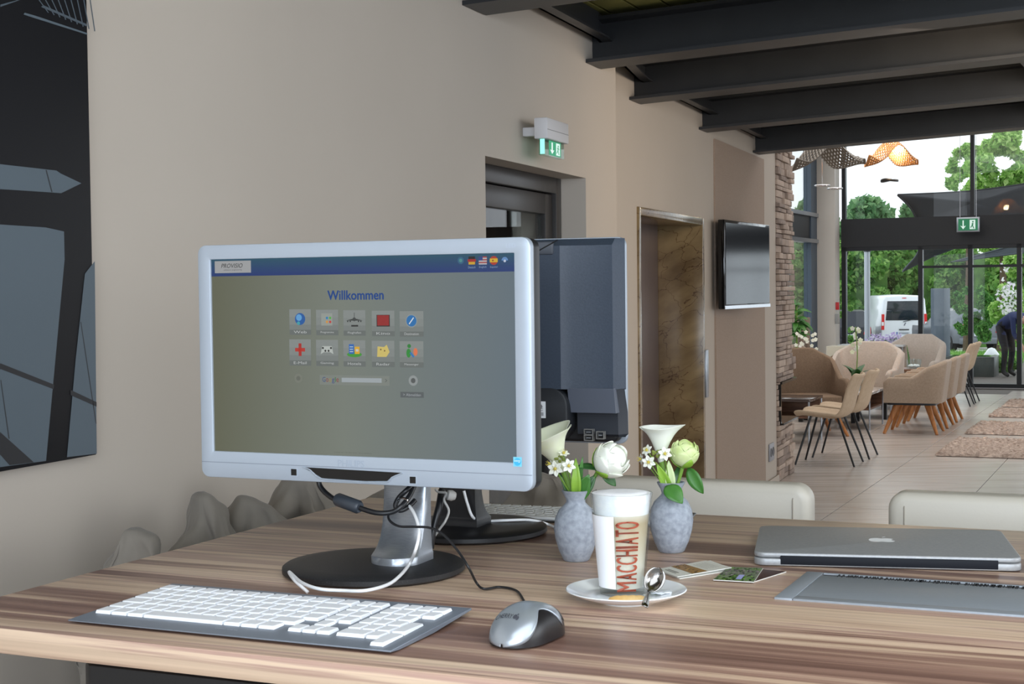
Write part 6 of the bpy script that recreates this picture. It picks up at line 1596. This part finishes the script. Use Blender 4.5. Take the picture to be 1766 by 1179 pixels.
# ------------------------------------------------------------ vehicles
def smoothbox(sections, n=1):
    # sections: list of (y, [(x,z)...]) outline half profiles
    mb = MB(); mb.grid([[(p[0], y, p[1]) for p in prof] for y, prof in sections], 0, True)
    K = len(sections[0][1]); mb.f.append(tuple(range(K))); mb.m.append(0); L = len(mb.v); mb.f.append(tuple(L-K+k for k in range(K))); mb.m.append(0); return mb
def wheel(t, x, y, r, w_=.2):
    obj('tyre', MB().lathe([(r*.6, -w_/2), (r*.95, -w_/2), (r, -w_*.3), (r, w_*.3), (r*.95, w_/2), (r*.6, w_/2)], 24, (x, y, r), axis=(1, 0, 0)), mat('tyre', (26, 26, 28), .9), t, ang=50)
    obj('hub', MB().lathe([(0, -w_*.35), (r*.6, -w_*.3), (r*.6, w_*.3), (0, w_*.35)], 16, (x, y, r), axis=(1, 0, 0)), mat('hub_metal', (160, 160, 165), .4, .6), t, ang=50)
VAN = mat('van_paint', (236, 240, 246), .25, coat=.5); TAILR = mat('tail_red', (206, 30, 34), .25, emit=(120, 10, 12), es=.15); WIN = mat('car_window', (34, 42, 50), .1)
Yv = 58; vx0 = aty(1518, 560, Yv).x; vx1 = aty(1601, 560, Yv).x; vw = vx1-vx0; vh = aty(1560, 509, Yv).z-gz(Yv)
van = thing('van', 'white delivery van parked rear towards the glass front', 'van', ((vx0+vx1)/2, Yv, gz(Yv)), radians(-4))
hw = vw/2-.04
def vprof(k=1, top=1): 
    zt = vh*top; return [(-hw*k, .38), (-hw*1.0*k, .9), (-hw*.99*k, 1.15), (-hw*.90*k, zt-.16), (-hw*.80*k, zt-.02), (0, zt+.02), (hw*.80*k, zt-.02), (hw*.90*k, zt-.16), (hw*.99*k, 1.15), (hw*k, .9), (hw*k, .38)]
obj('body', smoothbox([(0, vprof(.97, .98)), (.08, vprof(1, 1)), (3.4, vprof(1, 1)), (4.1, [(x, min(z, 1.15)) for x, z in vprof(.98)]), (4.9, [(x*.92, min(z, .95)) for x, z in vprof(.95)])]), VAN, van, bevel=.02, ang=40)
obj('bumper', MB().prism(rrect(-hw*1.0, .32, hw*1.0, .58, .06), -.07, .05, 'xz'), VAN, van, bevel=.02)
obj('rear_window', MB().prism([(-hw*.80, 1.18), (hw*.80, 1.18), (hw*.72, vh-.22), (-hw*.72, vh-.22)], -.018, .02, 'xz'), WIN, van, bevel=.008)
for sx in (-1, 1):
    obj('tail_light', MB().prism([(sx*hw*.86, .82), (sx*hw*.985, .82), (sx*hw*.96, 1.42), (sx*hw*.85, 1.42)], -.02, .1, 'xz'), TAILR, van); obj('lamp_lens', MB().prism([(sx*hw*.88, .98), (sx*hw*.97, .98), (sx*hw*.965, 1.12), (sx*hw*.88, 1.12)], -.026, -.0195, 'xz'), WHITEC, van)
    obj('mirror', MB().ball((sx*(hw+.16), 3.5, 1.25), (.12, .07, .16), 10), LEGB, van); wheel(van, sx*(hw-.12), .75, .31); wheel(van, sx*(hw-.12), 3.9, .31)
obj('number_plate', MB().b2((-.3, -.02, .62), (.22, .0, .74)), mat('plate_white', (205, 212, 218), .4), van)
fnp = lambda a, b_, l: (a, -.021-l, b_); P = Print(fnp, step=.001); P.rect(-.3, .625, -.26, .735, (60, 90, 180), 1); P.rect(-.22, .65, .16, .71, (150, 156, 164), 1); P.build('plate_print', van)
obj('door_handle', MB().b2((-.2, -.03, .80), (.18, .0, .84)), LEGB, van, bevel=.005); 
obj('wiper', MB().tube([(-.05, -.03, 1.12), (.5, -.035, 1.25)], .012, 5), LEGB, van)
obj('badge', MB().prism([(-.03, .98), (.02, .98), (.07, 1.09), (.03, 1.09)], -.02, .0, 'xz'), CHROME, van); obj('brake_lamp', MB().b2((-.08, -.01, vh-.12), (.08, .02, vh-.09)), TAILR, van)
def car(label, pxc, Y, rz, w_, h_, paint):
    t = thing('car', label, 'car', (aty(pxc, 560, Y).x, Y, gz(Y)), rz); a = w_/2
    def pf(k, zt, kt): return [(-a*k, .3), (-a*k, .7), (-a*.97*k, .86), (-a*kt, zt-.06), (-a*kt*.85, zt), (a*kt*.85, zt), (a*kt, zt-.06), (a*.97*k, .86), (a*k, .7), (a*k, .3)]
    obj('body', smoothbox([(0, pf(.9, .92, .85)), (.15, pf(.98, 1.02, .8)), (.55, pf(1, h_-.03, .72)), (2.2, pf(1, h_, .72)), (3.0, pf(1, .98, .85)), (4.1, pf(.92, .78, .8))]), paint, t, bevel=.02, ang=40)
    obj('rear_window', MB().add([(-a*.74, .12, .98), (a*.74, .12, .98), (a*.62, .50, h_-.10), (-a*.62, .50, h_-.10), (-a*.74, .2, .96), (a*.74, .2, .96), (a*.62, .6, h_-.12), (-a*.62, .6, h_-.12)], [(0, 1, 2, 3), (4, 7, 6, 5), (0, 4, 5, 1), (1, 5, 6, 2), (2, 6, 7, 3), (3, 7, 4, 0)]), WIN, t)
    for sx in (-1, 1):
        obj('tail_light', MB().prism([(sx*a*.62, .66), (sx*a*.93, .66), (sx*a*.93, .92), (sx*a*.72, .96)], -.03, .25, 'xz'), TAILR, t)
        wheel(t, sx*(a-.1), .7, .3); wheel(t, sx*(a-.1), 3.3, .3)
    obj('number_plate', MB().b2((-.26, -.03, .55), (.26, -.0, .66)), mat('plate_white', 0), t); obj('bumper', MB().prism(rrect(-a*.92, .28, a*.92, .5, .05), -.06, .1, 'xz'), paint, t, bevel=.015)
    return t
car('dark blue car with red tail lights parked left of the van', 1464, 56, radians(-12), 1.7, 1.55, mat('dark_car_paint', (20, 24, 34), .3))
car('silver-grey car mostly hidden behind the grey slate pillar', 1692, 52, radians(8), 1.7, 1.5, mat('silver_car_paint', (110, 116, 124), .3, .4))

# ------------------------------------------------------------ bending person
def person():
    P = pick(1733, -.03, 26.6); t = thing('person', 'person in navy top and black trousers bending over outside the glass', 'person', (P.x, P.y, -.03), radians(-70))
    # facing +x in local frame, bent forward at the hips
    J = {'pel': (0, 0, .88, .125), 'sp1': (.12, 0, 1.0, .12), 'sp2': (.30, 0, 1.07, .135), 'chest': (.44, 0, 1.06, .125), 'neck': (.55, 0, 1.0, .055), 'head': (.62, 0, .93, .07),
         'hl': (-.02, .09, .86, .1), 'kl': (.05, .12, .47, .06), 'al': (-.02, .12, .09, .042), 'fl': (.13, .12, .035, .035),
         'hr': (-.02, -.09, .86, .1), 'kr': (.16, -.12, .49, .06), 'ar': (.12, -.13, .09, .042), 'fr': (.27, -.13, .035, .035),
         'shl': (.43, .17, 1.03, .055), 'ell': (.47, .20, .76, .042), 'wl': (.58, .15, .55, .028), 'hdl': (.61, .14, .49, .03),
         'shr': (.43, -.17, 1.03, .055), 'elr': (.50, -.20, .76, .042), 'wr': (.62, -.13, .57, .028), 'hdr': (.65, -.12, .51, .03)}
    E = [('pel', 'sp1'), ('sp1', 'sp2'), ('sp2', 'chest'), ('chest', 'neck'), ('neck', 'head'), ('pel', 'hl'), ('hl', 'kl'), ('kl', 'al'), ('al', 'fl'), ('pel', 'hr'), ('hr', 'kr'), ('kr', 'ar'), ('ar', 'fr'),
         ('chest', 'shl'), ('shl', 'ell'), ('ell', 'wl'), ('wl', 'hdl'), ('chest', 'shr'), ('shr', 'elr'), ('elr', 'wr'), ('wr', 'hdr')]
    names = list(J); vs = [J[k][:3] for k in names]; rad = [J[k][3] for k in names]; es = [(names.index(a), names.index(b)) for a, b in E]
    for hd, wr_, s in (('hdl', 'wl', 1), ('hdr', 'wr', -1)):
        b = names.index(hd); h = V(J[hd][:3]); d = (h-V(J[wr_][:3])).normalized()
        for k in range(4):
            o0 = len(vs); yy = (k-1.5)*.017; vs.append(tuple(h+d*.02+V((0, yy, 0)))); rad.append(.009); vs.append(tuple(h+d*(.05)+V((.004, yy, 0)))); rad.append(.008); vs.append(tuple(h+d*(.075+(.008 if k in (1, 2) else 0))+V((-.006, yy, 0)))); rad.append(.007)
            es += [(b, o0), (o0, o0+1), (o0+1, o0+2)]
        o0 = len(vs); vs.append(tuple(h+V((-.02, -s*.03, 0)))); rad.append(.010); vs.append(tuple(h+V((-.02, -s*.045, 0))+d*.03)); rad.append(.008); es += [(names.index(wr_), o0), (o0, o0+1)]
    me = bpy.data.meshes.new('body'); me.from_pydata(vs, es, []); o = bpy.data.objects.new('body', me); C.objects.link(o)
    md = o.modifiers.new('skin', 'SKIN'); sv = me.skin_vertices[0].data
    for i, r in enumerate(rad): sv[i].radius = (r, r)
    sv[0].use_root = True; md.use_smooth_shade = True; m2_ = o.modifiers.new('s', 'SUBSURF'); m2_.levels = 2; m2_.render_levels = 2
    me2 = bpy.data.meshes.new_from_object(o.evaluated_get(bpy.context.evaluated_depsgraph_get())); bpy.data.objects.remove(o)
    skin = mat('skin', (206, 160, 134), .6); navy = mat('navy_top', (44, 54, 96), .85); blk = mat('black_trousers', (34, 34, 40), .85); shoe = mat('dark_shoe', (28, 26, 28), .6)
    me2.materials.clear()
    for x in (skin, navy, blk, shoe): me2.materials.append(x)
    for p in me2.polygons:
        c = p.center; mi = 0
        if c.z < .09: mi = 3
        elif c.x < .10 and c.z < 1.02 and c.z+c.x*-.6 < .93 or (c.x < .3 and c.z < .75): mi = 2
        elif c.x < .52 and c.z > .70 or (c.z > .68 and abs(c.y) > .12): mi = 1
        p.material_index = mi; p.use_smooth = True
    body = put('body', me2, [], t)
    # head with face and hair
    hc = V((.66, 0, .90)); fwd = V((.55, 0, -.83)).normalized()
    M = Matrix.Translation(hc) @ V((1, 0, 0)).rotation_difference(fwd).to_matrix().to_4x4()
    hd = MB(); hd.ball((0, 0, 0), (.095, .075, .115), 20); hd.ball((.095, 0, -.012), (.016, .013, .022), 8); hd.ball((.078, 0, -.06), (.02, .026, .008), 8)
    for s in (-1, 1): hd.ball((0, s*.076, 0), (.02, .01, .03), 8)
    hd.xf(M); obj('head', hd, skin, t, ang=80)
    for s in (-1, 1): obj('eye', MB().ball((.086, s*.03, .015), .011, 8).xf(M), mat('eye_white', (230, 230, 230), .3), t)
    hr = MB(); G = []
    for i in range(9):
        a = pi*.62*i/8; G.append([M @ V((-.018+.104*sin(a)*cos(2*pi*k/20)*(1 if cos(2*pi*k/20) < 0 else .82), .084*sin(a)*sin(2*pi*k/20), .016+.118*cos(a))) for k in range(20)])
    hr.grid(G, 0, True); obj('hair', hr, mat('dark_blond_hair', (112, 98, 78), .8), t, ang=80)
person()
